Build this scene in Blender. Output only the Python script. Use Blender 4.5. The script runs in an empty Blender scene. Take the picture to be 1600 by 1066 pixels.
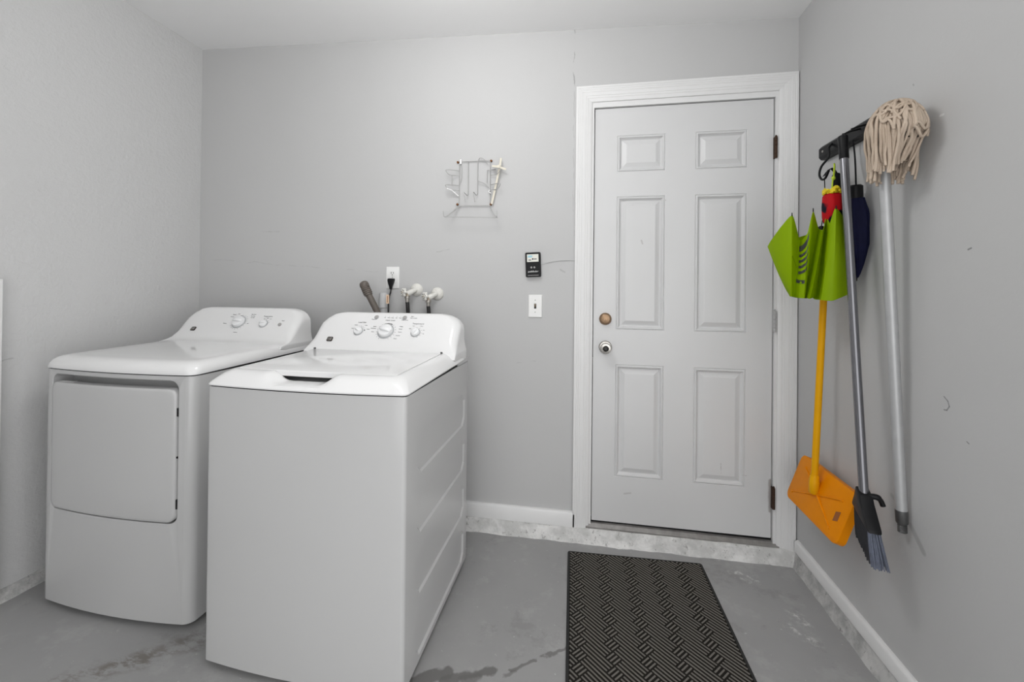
import bpy, bmesh, math, random
from mathutils import Vector, Matrix, noise
from mathutils.geometry import tessellate_polygon

random.seed(7)
S = bpy.context.scene
COL = S.collection

# ---------------------------------------------------------------- camera
cam = bpy.data.cameras.new('camera')
cam.sensor_width = 36.0
cam.lens = 668.02 / 1600.0 * 36.0
cam.shift_y = -(533.0 - 447.92) / 1600.0
cam.clip_start = 0.02
camo = bpy.data.objects.new('camera', cam)
COL.objects.link(camo)
TH, RO, PI_ = 0.1736, 0.0105, -0.0054
_r = Vector((math.cos(TH), math.sin(TH), 0)); _d = Vector((0, 0, -1)); _f = Vector((-math.sin(TH), math.cos(TH), 0))
_R = math.cos(RO) * _r - math.sin(RO) * _d
_D1 = math.sin(RO) * _r + math.cos(RO) * _d
_F = math.cos(PI_) * _f + math.sin(PI_) * _D1
_D = math.cos(PI_) * _D1 - math.sin(PI_) * _f
_m = Matrix((_R, -_D, -_F)).transposed().to_4x4()
_m.translation = Vector((2.2317, -2.1448, 1.2331))
camo.matrix_world = _m
S.camera = camo

# ---------------------------------------------------------------- world, lights, exposure
world = bpy.data.worlds.new('world'); S.world = world
world.use_nodes = True
world.node_tree.nodes['Background'].inputs[0].default_value = (1.0, 1.0, 1.0, 1)
world.node_tree.nodes['Background'].inputs[1].default_value = 2.3


lamp = bpy.data.lights.new('ceiling_lamp', 'POINT'); lamp.energy = 20; lamp.color = (1.0, .995, .985); lamp.shadow_soft_size = .22
lampo = bpy.data.objects.new('ceiling_lamp', lamp); COL.objects.link(lampo); lampo.location = (1.70, -0.98, 2.38)
S.view_settings.view_transform = 'Standard'
S.view_settings.look = 'None'
S.view_settings.gamma = 1.0
S.view_settings.use_curve_mapping = False
S.view_settings.exposure = 0.0


# ---------------------------------------------------------------- material helpers
class NT:
    def __init__(self, name):
        self.m = bpy.data.materials.new(name); self.m.use_nodes = True
        self.t = self.m.node_tree; self.b = self.t.nodes['Principled BSDF']
        self._pos = None

    def n(self, typ, **kw):
        nd = self.t.nodes.new(typ)
        for k, v in kw.items():
            setattr(nd, k, v)
        return nd

    def link(self, a, b):
        self.t.links.new(a, b)

    def setv(self, sock, v):
        if hasattr(v, 'is_linked') or hasattr(v, 'links'):
            self.link(v, sock)
        else:
            sock.default_value = v

    @property
    def pos(self):
        if self._pos is None:
            self._pos = self.n('ShaderNodeTexCoord').outputs['Object']
        return self._pos

    def math(self, op, a, b=0.0, clamp=False):
        nd = self.n('ShaderNodeMath', operation=op); nd.use_clamp = clamp
        self.setv(nd.inputs[0], a); self.setv(nd.inputs[1], b)
        return nd.outputs[0]

    def vmath(self, op, a, b=None, scale=None):
        nd = self.n('ShaderNodeVectorMath', operation=op)
        self.setv(nd.inputs[0], a)
        if b is not None:
            self.setv(nd.inputs[1], b)
        if scale is not None:
            self.setv(nd.inputs['Scale'], scale)
        return nd.outputs['Value'] if op in ('LENGTH', 'DOT_PRODUCT', 'DISTANCE') else nd.outputs['Vector']

    def noise(self, scale, detail=4.0, rough=0.55, vec=None, stretch=None, out='Fac'):
        nd = self.n('ShaderNodeTexNoise')
        nd.inputs['Scale'].default_value = scale; nd.inputs['Detail'].default_value = detail
        nd.inputs['Roughness'].default_value = rough
        v = vec if vec is not None else self.pos
        if stretch:
            v = self.vmath('MULTIPLY', v, stretch)
        self.link(v, nd.inputs['Vector'])
        return nd.outputs[out]

    def ramp(self, fac, a, b):
        nd = self.n('ShaderNodeMapRange'); nd.interpolation_type = 'SMOOTHSTEP'
        self.setv(nd.inputs['Value'], fac)
        nd.inputs['From Min'].default_value = a; nd.inputs['From Max'].default_value = b
        return nd.outputs[0]

    def mix(self, fac, a, b):
        nd = self.n('ShaderNodeMix', data_type='RGBA')
        self.setv(nd.inputs[0], fac)
        for s, v in ((nd.inputs[6], a), (nd.inputs[7], b)):
            if isinstance(v, tuple) and len(v) == 3:
                v = v + (1,)
            self.setv(s, v)
        return nd.outputs[2]

    def seg(self, a, b, w0, w1, vec=None):
        """mask of a stroke between two points: 1 inside w0, 0 beyond w1"""
        a = Vector(a); b = Vector(b); ab = b - a
        v = vec if vec is not None else self.pos
        pa = self.vmath('SUBTRACT', v, tuple(a))
        h = self.math('DIVIDE', self.vmath('DOT_PRODUCT', pa, tuple(ab)), max(ab.length_squared, 1e-9), clamp=True)
        proj = self.vmath('SCALE', tuple(ab), scale=h)
        d = self.vmath('LENGTH', self.vmath('SUBTRACT', pa, proj))
        return self.ramp(d, w1, w0)

    def wobble(self, scale, amount):
        c = self.noise(scale, 3.0, out='Color')
        o = self.vmath('SCALE', self.vmath('SUBTRACT', c, (0.5, 0.5, 0.5)), scale=amount)
        return self.vmath('ADD', self.pos, o)

    def bump(self, h, strength, dist=0.01):
        nd = self.n('ShaderNodeBump'); nd.inputs['Strength'].default_value = strength
        nd.inputs['Distance'].default_value = dist
        self.link(h, nd.inputs['Height']); self.link(nd.outputs[0], self.b.inputs['Normal'])

    def done(self, color=None, rough=0.5, metal=0.0, spec=None, coat=0.0):
        if color is not None:
            if isinstance(color, tuple) and len(color) == 3:
                color = color + (1,)
            self.setv(self.b.inputs['Base Color'], color)
        self.setv(self.b.inputs['Roughness'], rough)
        self.b.inputs['Metallic'].default_value = metal
        if spec is not None:
            self.b.inputs['Specular IOR Level'].default_value = spec
        self.b.inputs['Coat Weight'].default_value = coat
        return self.m


def plain(name, color, rough=0.5, metal=0.0, var=0.06, scale=30.0, bump=0.0, bscale=200.0, spec=None, coat=0.0):
    k = NT(name)
    f = k.noise(scale, 3.0)
    lo = tuple(c * (1 - var) for c in color); hi = tuple(min(1, c * (1 + var)) for c in color)
    if bump:
        k.bump(k.noise(bscale, 3.0), bump, 0.002)
    return k.done(k.mix(f, lo, hi), rough, metal, spec, coat)


WALLC = (0.505, 0.505, 0.505)


def wall_mat(name, marks=(), stucco=0.25, cracks=(), WALLC=WALLC):
    k = NT(name)
    f = k.noise(1.6, 5.0, 0.6)
    c = k.mix(f, tuple(v * 0.97 for v in WALLC), tuple(v * 1.03 for v in WALLC))
    sp = k.ramp(k.noise(14.0, 6.0, 0.7), 0.70, 0.80)
    c = k.mix(k.math('MULTIPLY', sp, 0.12), c, (0.30, 0.30, 0.30))
    for a, b, w, col in marks:
        c = k.mix(k.math('MULTIPLY', k.seg(a, b, w * 0.4, w), 0.75), c, col)
    if cracks:
        v = k.wobble(9.0, 0.03)
        for a, b, w, amt in cracks:
            c = k.mix(k.math('MULTIPLY', k.seg(a, b, w * 0.4, w, v), amt), c, (0.2, 0.2, 0.2))
    h = k.math('ADD', k.noise(55.0, 4.0, 0.6), k.math('MULTIPLY', k.noise(9.0, 4.0, 0.6), 1.5))
    k.bump(h, stucco, 0.006)
    return k.done(c, 0.62, spec=0.35)


M = {}
M['wall_back'] = wall_mat('grey wall paint back', stucco=0.06, cracks=[
    ((2.159, 0, 2.53), (2.166, 0, 2.40), .004, .5), ((2.166, 0, 2.40), (2.15, 0, 2.33), .004, .5), ((2.15, 0, 2.33), (2.158, 0, 2.25), .004, .6),
    ((2.158, 0, 2.25), (2.164, 0, 1.5), .003, .25), ((.08, 0, 1.388), (1.12, 0, 1.317), .004, .18),
    ((.40, 0, 1.55), (.52, 0, 1.54), .006, .25), ((1.45, 0, 1.42), (1.52, 0, 1.44), .004, .25), ((1.88, 0, .86), (1.98, 0, .87), .004, .2), ((2.10, 0, 1.33), (2.12, 0, 1.32), .006, .3)])
M['wall_left'] = wall_mat('whitish grey painted stucco', stucco=0.55, WALLC=(.56, .56, .56), cracks=[((0, -.86, .93), (0, -.82, .935), .004, .3), ((0, -.84, .85), (0, -.82, .855), .004, .25)])
_X = 3.175
M['wall_right'] = wall_mat('grey wall paint right', stucco=0.10, marks=[
    ((_X, -.8168, .957), (_X, -.829, .948), .0025, (.16, .16, .16)), ((_X, -.829, .948), (_X, -.834, .935), .0025, (.16, .16, .16)),
    ((_X, -.834, .935), (_X, -.826, .923), .0025, (.16, .16, .16)), ((_X, -.826, .923), (_X, -.817, .922), .0025, (.16, .16, .16)),
    ((_X, -.80, 1.717), (_X, -.81, 1.7165), .0045, (.75, .75, .75)), ((_X, -.888, 1.344), (_X, -.897, 1.347), .003, (.12, .12, .12)),
    ((_X, -.887, .861), (_X, -.893, .858), .0022, (.15, .15, .15)), ((_X, -.582, 1.245), (_X, -.589, 1.243), .0035, (.15, .15, .15)),
    ((_X, -.70, 1.85), (_X, -.703, 1.846), .003, (.28, .28, .28)), ((_X, -.58, 1.29), (_X, -.583, 1.29), .003, (.25, .25, .25)),
    ((_X, -.70, .55), (_X, -.75, .50), .012, (.36, .36, .36)), ((_X, -.62, .60), (_X, -.66, .59), .010, (.38, .38, .38))])

k = NT('white ceiling paint'); k.bump(k.noise(70.0, 4.0), 0.12, 0.004); M['ceiling'] = k.done(k.mix(k.noise(2.0), (.86, .86, .86), (.90, .90, .90)), 0.7, spec=0.3)

# painted concrete floor with scuffs and stains
k = NT('grey painted concrete')
c = k.mix(k.noise(2.2, 6.0, 0.62), (.27, .27, .27), (.37, .368, .365))
c = k.mix(k.math('MULTIPLY', k.ramp(k.noise(7.0, 8.0, 0.7), .52, .66), .35), c, (.43, .428, .425))
c = k.mix(k.math('MULTIPLY', k.ramp(k.noise(5.0, 8.0, 0.7, stretch=(1, 1, 1), vec=k.vmath('ADD', k.pos, (7.3, 2.1, 0))), .56, .66), .35), c, (.20, .197, .193))
c = k.mix(k.math('MULTIPLY', k.ramp(k.noise(160.0, 2.0), .73, .77), .7), c, (.05, .05, .05))
c = k.mix(k.math('MULTIPLY', k.ramp(k.noise(60.0, 3.0, vec=k.vmath('ADD', k.pos, (3.1, 9.1, 0))), .70, .74), .55), c, (.62, .62, .62))
wv = k.wobble(22.0, 0.045)
for a, b, w0, w1, amt in [((1.70, -.875, 0), (1.80, -.825, 0), .018, .028, .85), ((1.80, -.85, 0), (1.945, -.79, 0), .010, .020, .85), ((1.86, -.84, 0), (1.90, -.82, 0), .012, .022, .7),
                          ((2.0, -.775, 0), (2.174, -.66, 0), .004, .010, .75), ((1.99, -.80, 0), (2.01, -.775, 0), .004, .010, .6)]:
    c = k.mix(k.math('MULTIPLY', k.seg(a, b, w0, w1, wv), amt), c, (.135, .132, .128))
for a, b, w0, w1 in [((.74, -1.0, 0), (.92, -.86, 0), .01, .06), ((.62, -1.08, 0), (.80, -.95, 0), .01, .05)]:
    sm = k.math('MULTIPLY', k.seg(a, b, w0, w1, k.wobble(9.0, 0.1)), k.ramp(k.noise(18.0, 6.0, .7, stretch=(1.0, 2.2, 1.0)), .42, .60))
    c = k.mix(k.math('MULTIPLY', sm, .7), c, (.17, .155, .14))
for a, b in [((3.02, -.34, 0), (3.04, -.37, 0)), ((2.99, -.42, 0), (3.03, -.47, 0)), ((2.88, -.12, 0), (2.94, -.16, 0))]:
    sm = k.math('MULTIPLY', k.seg(a, b, .008, .04, k.wobble(14.0, 0.06)), k.ramp(k.noise(45.0, 6.0, .7), .48, .62))
    c = k.mix(k.math('MULTIPLY', sm, .8), c, (.62, .62, .61))
k.bump(k.math('ADD', k.noise(40.0, 5.0), k.noise(6.0, 4.0)), 0.12, 0.004)
M['floor'] = k.done(c, k.math('MULTIPLY_ADD', k.noise(6.0, 5.0), .25), spec=0.35)
k.b.inputs['Roughness'].default_value = .5
M['floor'].node_tree.nodes['Principled BSDF'].inputs['Roughness'].default_value = .5
for l in list(M['floor'].node_tree.links):
    if l.to_socket.name == 'Roughness' and l.to_node.type == 'BSDF_PRINCIPLED':
        M['floor'].node_tree.links.remove(l)
M['floor'].node_tree.nodes['Principled BSDF'].inputs['Roughness'].default_value = .48

# worn white-painted rough concrete
k = NT('chipped white curb paint')
c = k.mix(k.ramp(k.noise(9.0, 7.0, .68), .40, .62), (.55, .55, .54), (.74, .735, .725))
c = k.mix(k.math('MULTIPLY', k.ramp(k.noise(26.0, 8.0, .75), .56, .64), .8), c, (.30, .295, .29))
c = k.mix(k.math('MULTIPLY', k.ramp(k.noise(75.0, 3.0, .6), .66, .72), .6), c, (.12, .115, .11))
k.bump(k.math('ADD', k.noise(30.0, 6.0, .65), k.noise(90.0, 4.0)), .5, .006)
M['curb'] = k.done(c, .7, spec=.3)

k = NT('grey rough concrete edge')
c = k.mix(k.ramp(k.noise(11.0, 7.0, .68), .38, .62), (.36, .36, .355), (.56, .555, .545))
c = k.mix(k.math('MULTIPLY', k.ramp(k.noise(34.0, 8.0, .75), .58, .66), .8), c, (.18, .175, .17))
k.bump(k.math('ADD', k.noise(30.0, 6.0, .65), k.noise(90.0, 4.0)), .6, .006)
M['curb_grey'] = k.done(c, .75, spec=.3)

k = NT('white trim paint')
c = k.mix(k.noise(5.0, 4.0), (.70, .70, .70), (.76, .76, .757))
c = k.mix(k.math('MULTIPLY', k.ramp(k.noise(24.0, 7.0, .7), .70, .76), .35), c, (.35, .34, .33))
k.bump(k.noise(60.0, 3.0, stretch=(1, 1, .15)), .06, .003)
M['trim'] = k.done(c, .38)

k = NT('white door enamel')
c = k.mix(k.noise(3.0, 4.0), (.61, .612, .615), (.66, .662, .665))
for a, b, w, amt in [((2.86, 0, .42), (2.862, 0, .375), .003, .6), ((2.955, 0, .375), (2.972, 0, .374), .003, .35), ((2.49, 0, 1.475), (2.495, 0, 1.46), .006, .35),
                     ((2.42, 0, .24), (2.45, 0, .245), .006, .3), ((3.074, 0, .22), (3.074, 0, .36), .012, .6), ((2.44, 0, 1.65), (2.455, 0, 1.65), .003, .3), ((2.6, 0, 1.67), (2.603, 0, 1.67), .003, .4)]:
    wv2 = k.wobble(40.0, .006)
    c = k.mix(k.math('MULTIPLY', k.seg((a[0], .012, a[2]), (b[0], .012, b[2]), w * .3, w, wv2), amt), c, (.18, .15, .13))
M['door'] = k.done(c, .34)

M['enamel'] = plain('white appliance enamel', (.50, .50, .50), .20, var=.01, scale=4, spec=.5)
M['plastic_white'] = plain('white glossy appliance plastic', (.76, .76, .76), .10, var=.01, scale=4, spec=.5)
M['knob_white'] = plain('white knob plastic', (.78, .785, .79), .25, var=.01)
M['ring_grey'] = plain('grey knob skirt', (.42, .43, .44), .3, var=.03)
M['print_grey'] = plain('grey panel print', (.16, .16, .17), .5)
M['print_dark'] = plain('dark panel print', (.04, .04, .045), .5)
M['button_grey'] = plain('grey rubber button', (.36, .35, .34), .4)
M['badge'] = plain('dark bronze badge', (.045, .036, .03), .25, metal=.4)
M['silver'] = plain('silver lettering', (.75, .74, .72), .25, metal=.8)
M['black'] = plain('black plastic', (.006, .006, .007), .42, bump=.05, spec=.22)
M['black_matte'] = plain('black shadow gap material', (.012, .012, .012), .8)
M['black_cloth'] = plain('black umbrella cloth', (.006, .006, .008), .75, bump=.2, bscale=400, spec=.12)
M['navy_cloth'] = plain('navy umbrella cloth', (.006, .007, .030), .65, var=.4, scale=22, bump=.2, bscale=400, spec=.12)
M['lime_cloth'] = plain('lime umbrella nylon', (.20, .32, .0), .5, var=.05, scale=18, bump=.06, bscale=500, spec=.12)
M['lime_cord'] = plain('lime cord', (.42, .55, .02), .6, bump=.2)
M['yellow_cloth'] = plain('yellow fringe', (.72, .56, .01), .7, bump=.3)
M['red_cloth'] = plain('red cloth', (.50, .008, .012), .6, bump=.1, spec=.12)
k = NT('red and black patterned cloth')
M['redblack'] = k.done(k.mix(k.ramp(k.noise(16.0, 1.0), .46, .52), (.42, .006, .010), (.006, .006, .014)), .6, spec=.12)
M['orange'] = plain('orange plastic', (.80, .255, .0), .42, var=.04, scale=40, bump=.03, spec=.12)
M['orange_dark'] = plain('brown plastic patch', (.30, .085, .008), .5)
M['yellow_pole'] = plain('yellow pole plastic', (.76, .37, .004), .35, var=.03, spec=.12)
M['steel_pole'] = plain('grey metallic pole', (.20, .20, .215), .26, metal=.75, var=.06)
M['alu_pole'] = plain('worn aluminium pole', (.44, .445, .45), .42, metal=.35, var=.12, scale=26)
M['dark_metal'] = plain('dark threaded metal', (.11, .11, .11), .4, metal=.6, var=.3, scale=60)
k = NT('cotton mop yarn')
k.bump(k.noise(420.0, 2.0), .6, .003)
M['yarn'] = k.done(k.mix(k.noise(9.0, 4.0), (.40, .31, .235), (.66, .56, .46)), .95, spec=.1)
M['bristle_dark'] = plain('black bristles', (.018, .018, .022), .6, var=.4, scale=90)
M['bristle_blue'] = plain('blue grey bristles', (.12, .135, .18), .5, var=.5, scale=90)
M['wire'] = plain('grey white coated wire', (.42, .42, .415), .35, var=.12, scale=60)
M['wire_white'] = plain('bright white plastic clip', (.80, .80, .80), .4)
M['rust'] = plain('rusty screw', (.20, .085, .03), .7, metal=.3, var=.5, scale=300)
M['hinge_rust'] = plain('rusty hinge', (.055, .028, .016), .6, metal=.5, var=.6, scale=120)
M['hinge_paint'] = plain('painted grey hinge', (.42, .42, .42), .45, var=.2, scale=90)
M['palm'] = plain('pale palm cross', (.70, .66, .56), .6, var=.08, scale=60)
M['nickel'] = plain('brushed nickel', (.50, .48, .45), .22, metal=1.0, var=.08)
M['bronze'] = plain('antique brass', (.30, .20, .125), .32, metal=.9, var=.2, scale=120)
M['dark_hole'] = plain('keyway dark', (.02, .018, .016), .5)
M['plate_white'] = plain('white wall plate', (.80, .80, .79), .3, var=.01)
M['ivory'] = plain('brown toggle', (.20, .155, .10), .4)
M['slot'] = plain('socket slot', (.02, .02, .02), .6)
M['valve'] = plain('painted white valve', (.70, .69, .65), .45, var=.12, scale=160, bump=.3, bscale=150)
M['valve_rust'] = plain('worn valve brass', (.50, .43, .34), .5, metal=.2, var=.4, scale=180)
M['nut'] = plain('hose coupling metal', (.40, .38, .35), .35, metal=.7, var=.2, scale=100)
M['rubber'] = plain('black rubber hose', (.012, .011, .011), .45)
M['hose'] = plain('brown grey corrugated hose', (.115, .098, .084), .45, var=.15)
M['tag'] = plain('peach cord tag', (.80, .58, .42), .6)
M['pvc'] = plain('grey painted pipe', (.56, .565, .57), .45)
k = NT('mat dark pile'); k.bump(k.noise(500.0, 2.0), .4, .003)
M['mat'] = k.done(k.mix(k.noise(40.0), (.012, .011, .010), (.026, .023, .020)), .95, spec=.1)
M['mat_edge'] = plain('mat rubber edge', (.012, .012, .012), .7)
k = NT('mat ribs'); k.bump(k.noise(600.0, 2.0), .5, .002)
M['mat_rib'] = k.done(k.mix(k.noise(260.0, 2.0), (.10, .092, .083), (.235, .22, .20)), .95, spec=.1)
M['thresh'] = plain('worn aluminium threshold', (.30, .29, .28), .45, metal=.5, var=.4, scale=30)
M['screen_print'] = plain('device label', (.72, .72, .66), .4)
M['blue_print'] = plain('pale blue print', (.35, .60, .68), .5)


# ---------------------------------------------------------------- geometry helpers
class MB:
    def __init__(self):
        self.v = []; self.f = []

    def add(self, vs, fs):
        o = len(self.v)
        self.v += [Vector(p) for p in vs]
        self.f += [tuple(i + o for i in f) for f in fs]
        return self

    def box(self, lo, hi):
        x0, y0, z0 = lo; x1, y1, z1 = hi
        return self.add([(x0, y0, z0), (x1, y0, z0), (x1, y1, z0), (x0, y1, z0), (x0, y0, z1), (x1, y0, z1), (x1, y1, z1), (x0, y1, z1)],
                        [(0, 3, 2, 1), (4, 5, 6, 7), (0, 1, 5, 4), (1, 2, 6, 5), (2, 3, 7, 6), (3, 0, 4, 7)])

    def rings(self, rings, cap0=True, cap1=True, closed=True):
        n = len(rings[0]); o = len(self.v)
        for r in rings:
            self.v += [Vector(p) for p in r]
        for i in range(len(rings) - 1):
            for j in range(n if closed else n - 1):
                a = o + i * n + j; b = o + i * n + (j + 1) % n
                self.f.append((a, b, b + n, a + n))
        if cap0:
            self.f.append(tuple(o + j for j in reversed(range(n))))
        if cap1:
            self.f.append(tuple(o + (len(rings) - 1) * n + j for j in range(n)))
        return self

    def tube(self, path, r, n=10, cap=True):
        path = [Vector(p) for p in path]
        rs = r if isinstance(r, (list, tuple)) else [r] * len(path)
        t0 = (path[1] - path[0]).normalized()
        ref = Vector((0, 0, 1)) if abs(t0.z) < .9 else Vector((1, 0, 0))
        u = t0.cross(ref).normalized()
        rings = []
        for i, p in enumerate(path):
            if i == 0:
                t = t0
            elif i == len(path) - 1:
                t = (path[-1] - path[-2]).normalized()
            else:
                t = ((path[i + 1] - p).normalized() + (p - path[i - 1]).normalized())
                t = t.normalized() if t.length > 1e-6 else (path[i + 1] - p).normalized()
            u = (u - t * u.dot(t)).normalized(); w = t.cross(u)
            rings.append([p + (u * math.cos(2 * math.pi * j / n) + w * math.sin(2 * math.pi * j / n)) * rs[i] for j in range(n)])
        return self.rings(rings, cap, cap)

    def lathe(self, prof, origin, axis, n=24, cap0=True, cap1=True):
        """prof: (distance along axis, radius)"""
        a = Vector(axis).normalized()
        ref = Vector((0, 0, 1)) if abs(a.z) < .9 else Vector((1, 0, 0))
        u = a.cross(ref).normalized(); w = a.cross(u)
        o = Vector(origin)
        rings = [[o + a * d + (u * math.cos(2 * math.pi * j / n) + w * math.sin(2 * math.pi * j / n)) * r for j in range(n)] for d, r in prof]
        return self.rings(rings, cap0, cap1)

    def poly(self, outer, holes, fn):
        """flat polygon with holes, mapped by fn(u, v) -> xyz"""
        loops = [[Vector((p[0], p[1], 0)) for p in outer]] + [[Vector((p[0], p[1], 0)) for p in h] for h in holes]
        tris = tessellate_polygon(loops)
        allp = [p for l in loops for p in l]
        return self.add([fn(p.x, p.y) for p in allp], [tuple(t) for t in tris])

    def build(self, name, mat, parent=None, smooth=None, bevel=0.0, merge=False, kind=None, recalc=True, bseg=2):
        me = bpy.data.meshes.new(name)
        me.from_pydata(self.v, [], self.f)
        bm = bmesh.new(); bm.from_mesh(me)
        if merge:
            bmesh.ops.remove_doubles(bm, verts=bm.verts, dist=merge if not isinstance(merge, bool) else 1e-5)
        if recalc:
            bmesh.ops.recalc_face_normals(bm, faces=bm.faces)
        if bevel:
            es = [e for e in bm.edges if len(e.link_faces) == 2 and e.calc_face_angle(0) > .6]
            bmesh.ops.bevel(bm, geom=es, offset=bevel, segments=bseg, profile=.5, affect='EDGES', clamp_overlap=True)
        if smooth is not None:
            for f in bm.faces:
                f.smooth = True
            for e in bm.edges:
                if len(e.link_faces) == 2 and e.calc_face_angle(0) > math.radians(smooth):
                    e.smooth = False
        bm.to_mesh(me); bm.free()
        me.materials.append(M[mat] if isinstance(mat, str) else mat)
        o = bpy.data.objects.new(name, me); COL.objects.link(o)
        if parent is not None:
            o.parent = parent
        if kind:
            o['kind'] = kind
        return o


def thing(name, label, cat, loc=(0, 0, 0), rz=0.0, group=None):
    o = bpy.data.objects.new(name, None); COL.objects.link(o)
    o.empty_display_size = .05
    o.location = loc; o.rotation_euler = (0, 0, rz)
    o['label'] = label; o['category'] = cat
    if group:
        o['group'] = group
    return o


def struct(o, label=None):
    o['kind'] = 'structure'
    if label:
        o['label'] = label
    return o


def smooth_path(pts, sub=6):
    pts = [Vector(p) for p in pts]
    P = [pts[0]] + pts + [pts[-1]]; out = []
    for i in range(1, len(P) - 2):
        a, b, c, d = P[i - 1], P[i], P[i + 1], P[i + 2]
        for s in range(sub):
            t = s / sub
            out.append(.5 * ((2 * b) + (c - a) * t + (2 * a - 5 * b + 4 * c - d) * t * t + (3 * b - a - 3 * c + d) * t ** 3))
    out.append(pts[-1])
    return out


def rrect(x0, x1, y0, y1, rad, ne=6, nc=5, ns=None):
    """rounded rectangle, same vertex count for the same ne/nc; starts on the y0 edge; rad = (bl, br, tr, tl)"""
    if not isinstance(rad, (list, tuple)):
        rad = (rad,) * 4
    bl, br, tr, tl = rad
    if ns is None:
        ns = ne
    out = []

    def edge(a, b, n):
        for i in range(n):
            t = i / n
            out.append((a[0] + (b[0] - a[0]) * t, a[1] + (b[1] - a[1]) * t))

    def arc(cx, cy, r, a0):
        for i in range(nc):
            a = a0 + (math.pi / 2) * i / nc
            out.append((cx + r * math.cos(a), cy + r * math.sin(a)))
    edge((x0 + bl, y0), (x1 - br, y0), ne)
    arc(x1 - br, y0 + br, br, -math.pi / 2)
    edge((x1, y0 + br), (x1, y1 - tr), ns)
    arc(x1 - tr, y1 - tr, tr, 0)
    edge((x1 - tr, y1), (x0 + tl, y1), ne)
    arc(x0 + tl, y1 - tl, tl, math.pi / 2)
    edge((x0, y1 - tl), (x0, y0 + bl), ns)
    arc(x0 + bl, y0 + bl, bl, math.pi)
    return out


def text_mesh(name, body, size, mat, parent, loc, X, U, ext=.0003, align='CENTER', shear=0.0):
    cu = bpy.data.curves.new(name, 'FONT'); cu.body = body; cu.size = size; cu.align_x = align; cu.align_y = 'CENTER'
    cu.extrude = ext; cu.resolution_u = 2; cu.shear = shear
    t = bpy.data.objects.new(name, cu); COL.objects.link(t)
    bpy.context.view_layer.update()
    me = bpy.data.meshes.new_from_object(t.evaluated_get(bpy.context.evaluated_depsgraph_get()))
    bpy.data.objects.remove(t); bpy.data.curves.remove(cu)
    X = Vector(X).normalized(); U = Vector(U).normalized(); N = X.cross(U)
    mt = Matrix((X, U, N)).transposed().to_4x4(); mt.translation = Vector(loc)
    me.transform(mt)
    me.materials.clear(); me.materials.append(M[mat])
    o = bpy.data.objects.new(name, me); COL.objects.link(o)
    o.parent = parent
    return o


# ================================================================= SETTING
W = 3.175
HL, HR = 2.615, 2.488           # ceiling tilted towards the right wall to match its line in the image
YB = -3.3                       # the left wall runs on behind the camera; the right one is cut short to let world light in from the side


def ceil_z(x):
    return HL + (HR - HL) * x / W


o = struct(MB().box((-.15, YB, -.12), (W + 1.2, .14, 0)).build('floor', 'floor'), 'grey painted concrete floor with scuffs and stains')
m = MB()
a, b = -.15, W + 1.2
m.add([(a, YB, ceil_z(a)), (b, YB, ceil_z(b)), (b, .14, ceil_z(b)), (a, .14, ceil_z(a)),
       (a, YB, ceil_z(a) + .12), (b, YB, ceil_z(b) + .12), (b, .14, ceil_z(b) + .12), (a, .14, ceil_z(a) + .12)],
      [(0, 1, 2, 3), (4, 7, 6, 5), (0, 4, 5, 1), (1, 5, 6, 2), (2, 6, 7, 3), (3, 7, 4, 0)])
struct(m.build('ceiling', 'ceiling'), 'white flat ceiling')
struct(MB().box((-.12, YB, -.0), (0, .12, HL + .05)).build('wall_left', 'wall_left'), 'grey rough stucco side wall beside the dryer')
struct(MB().box((W, -1.5, -.0), (W + .12, .12, HL + .05)).build('wall_right', 'wall_right'), 'grey painted side wall with the tool rack')
struct(MB().box((-.12, -3.3, 0), (1.2, -3.2, HL + .1)).build('wall_light_blocker', 'wall_right'), 'unseen grey wall added behind the camera to block light')  # added out of view, narrows the rear opening so less light reaches the fronts
# back wall with the door opening
DX0, DX1, DZ1 = 2.236, 3.104, 2.163
m = MB()
out = [(0, 0), (DX0, 0), (DX0, DZ1), (DX1, DZ1), (DX1, 0), (W, 0), (W, HL + .05), (0, HL + .05)]
m.poly(out, [], lambda u, v: (u, 0, v))
m.poly(out, [], lambda u, v: (u, .12, v))
n = len(out)
m.add([(p[0], 0, p[1]) for p in out] + [(p[0], .12, p[1]) for p in out], [(i, (i + 1) % n, (i + 1) % n + n, i + n) for i in range(n)])
struct(m.build('wall_back', 'wall_back', merge=1e-4), 'grey painted back wall with a door')


def curb(name, p0, p1, nrm, h, dep, mat='curb', seedo=0.0, amp=.006, label=None):
    """rough concrete strip along the foot of a wall"""
    p0 = Vector(p0); p1 = Vector(p1); nrm = Vector(nrm)
    L = (p1 - p0).length; nx = max(8, int(L / .02))
    prof = [(0.0, dep + .012), (.3, dep + .004), (.6, dep), (.9, dep - .003), (1.0, dep - .010), (1.0, -.002)]
    rings = []
    for i in range(nx + 1):
        q = p0.lerp(p1, i / nx); r = []
        for z, d in prof:
            nn = noise.noise(Vector((q.x * 9 + seedo, q.y * 9 + z * 5, z * 3))) * amp + noise.noise(Vector((q.x * 34 + seedo, q.y * 34, z * 9))) * amp * .5
            dd = d + (nn if d > 0 else 0)
            zz = z * h + (nn * .35 if 0 < z < 1.0 else 0) + (noise.noise(Vector((q.x * 12, q.y * 12, 4 + seedo))) * .003 if z == 1.0 else 0)
            r.append(q + nrm * dd + Vector((0, 0, max(zz, -.001))))
        rings.append(r)
    o = MB().rings(rings, True, True, closed=True).build(name, mat, smooth=50)
    return struct(o, label)


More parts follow.
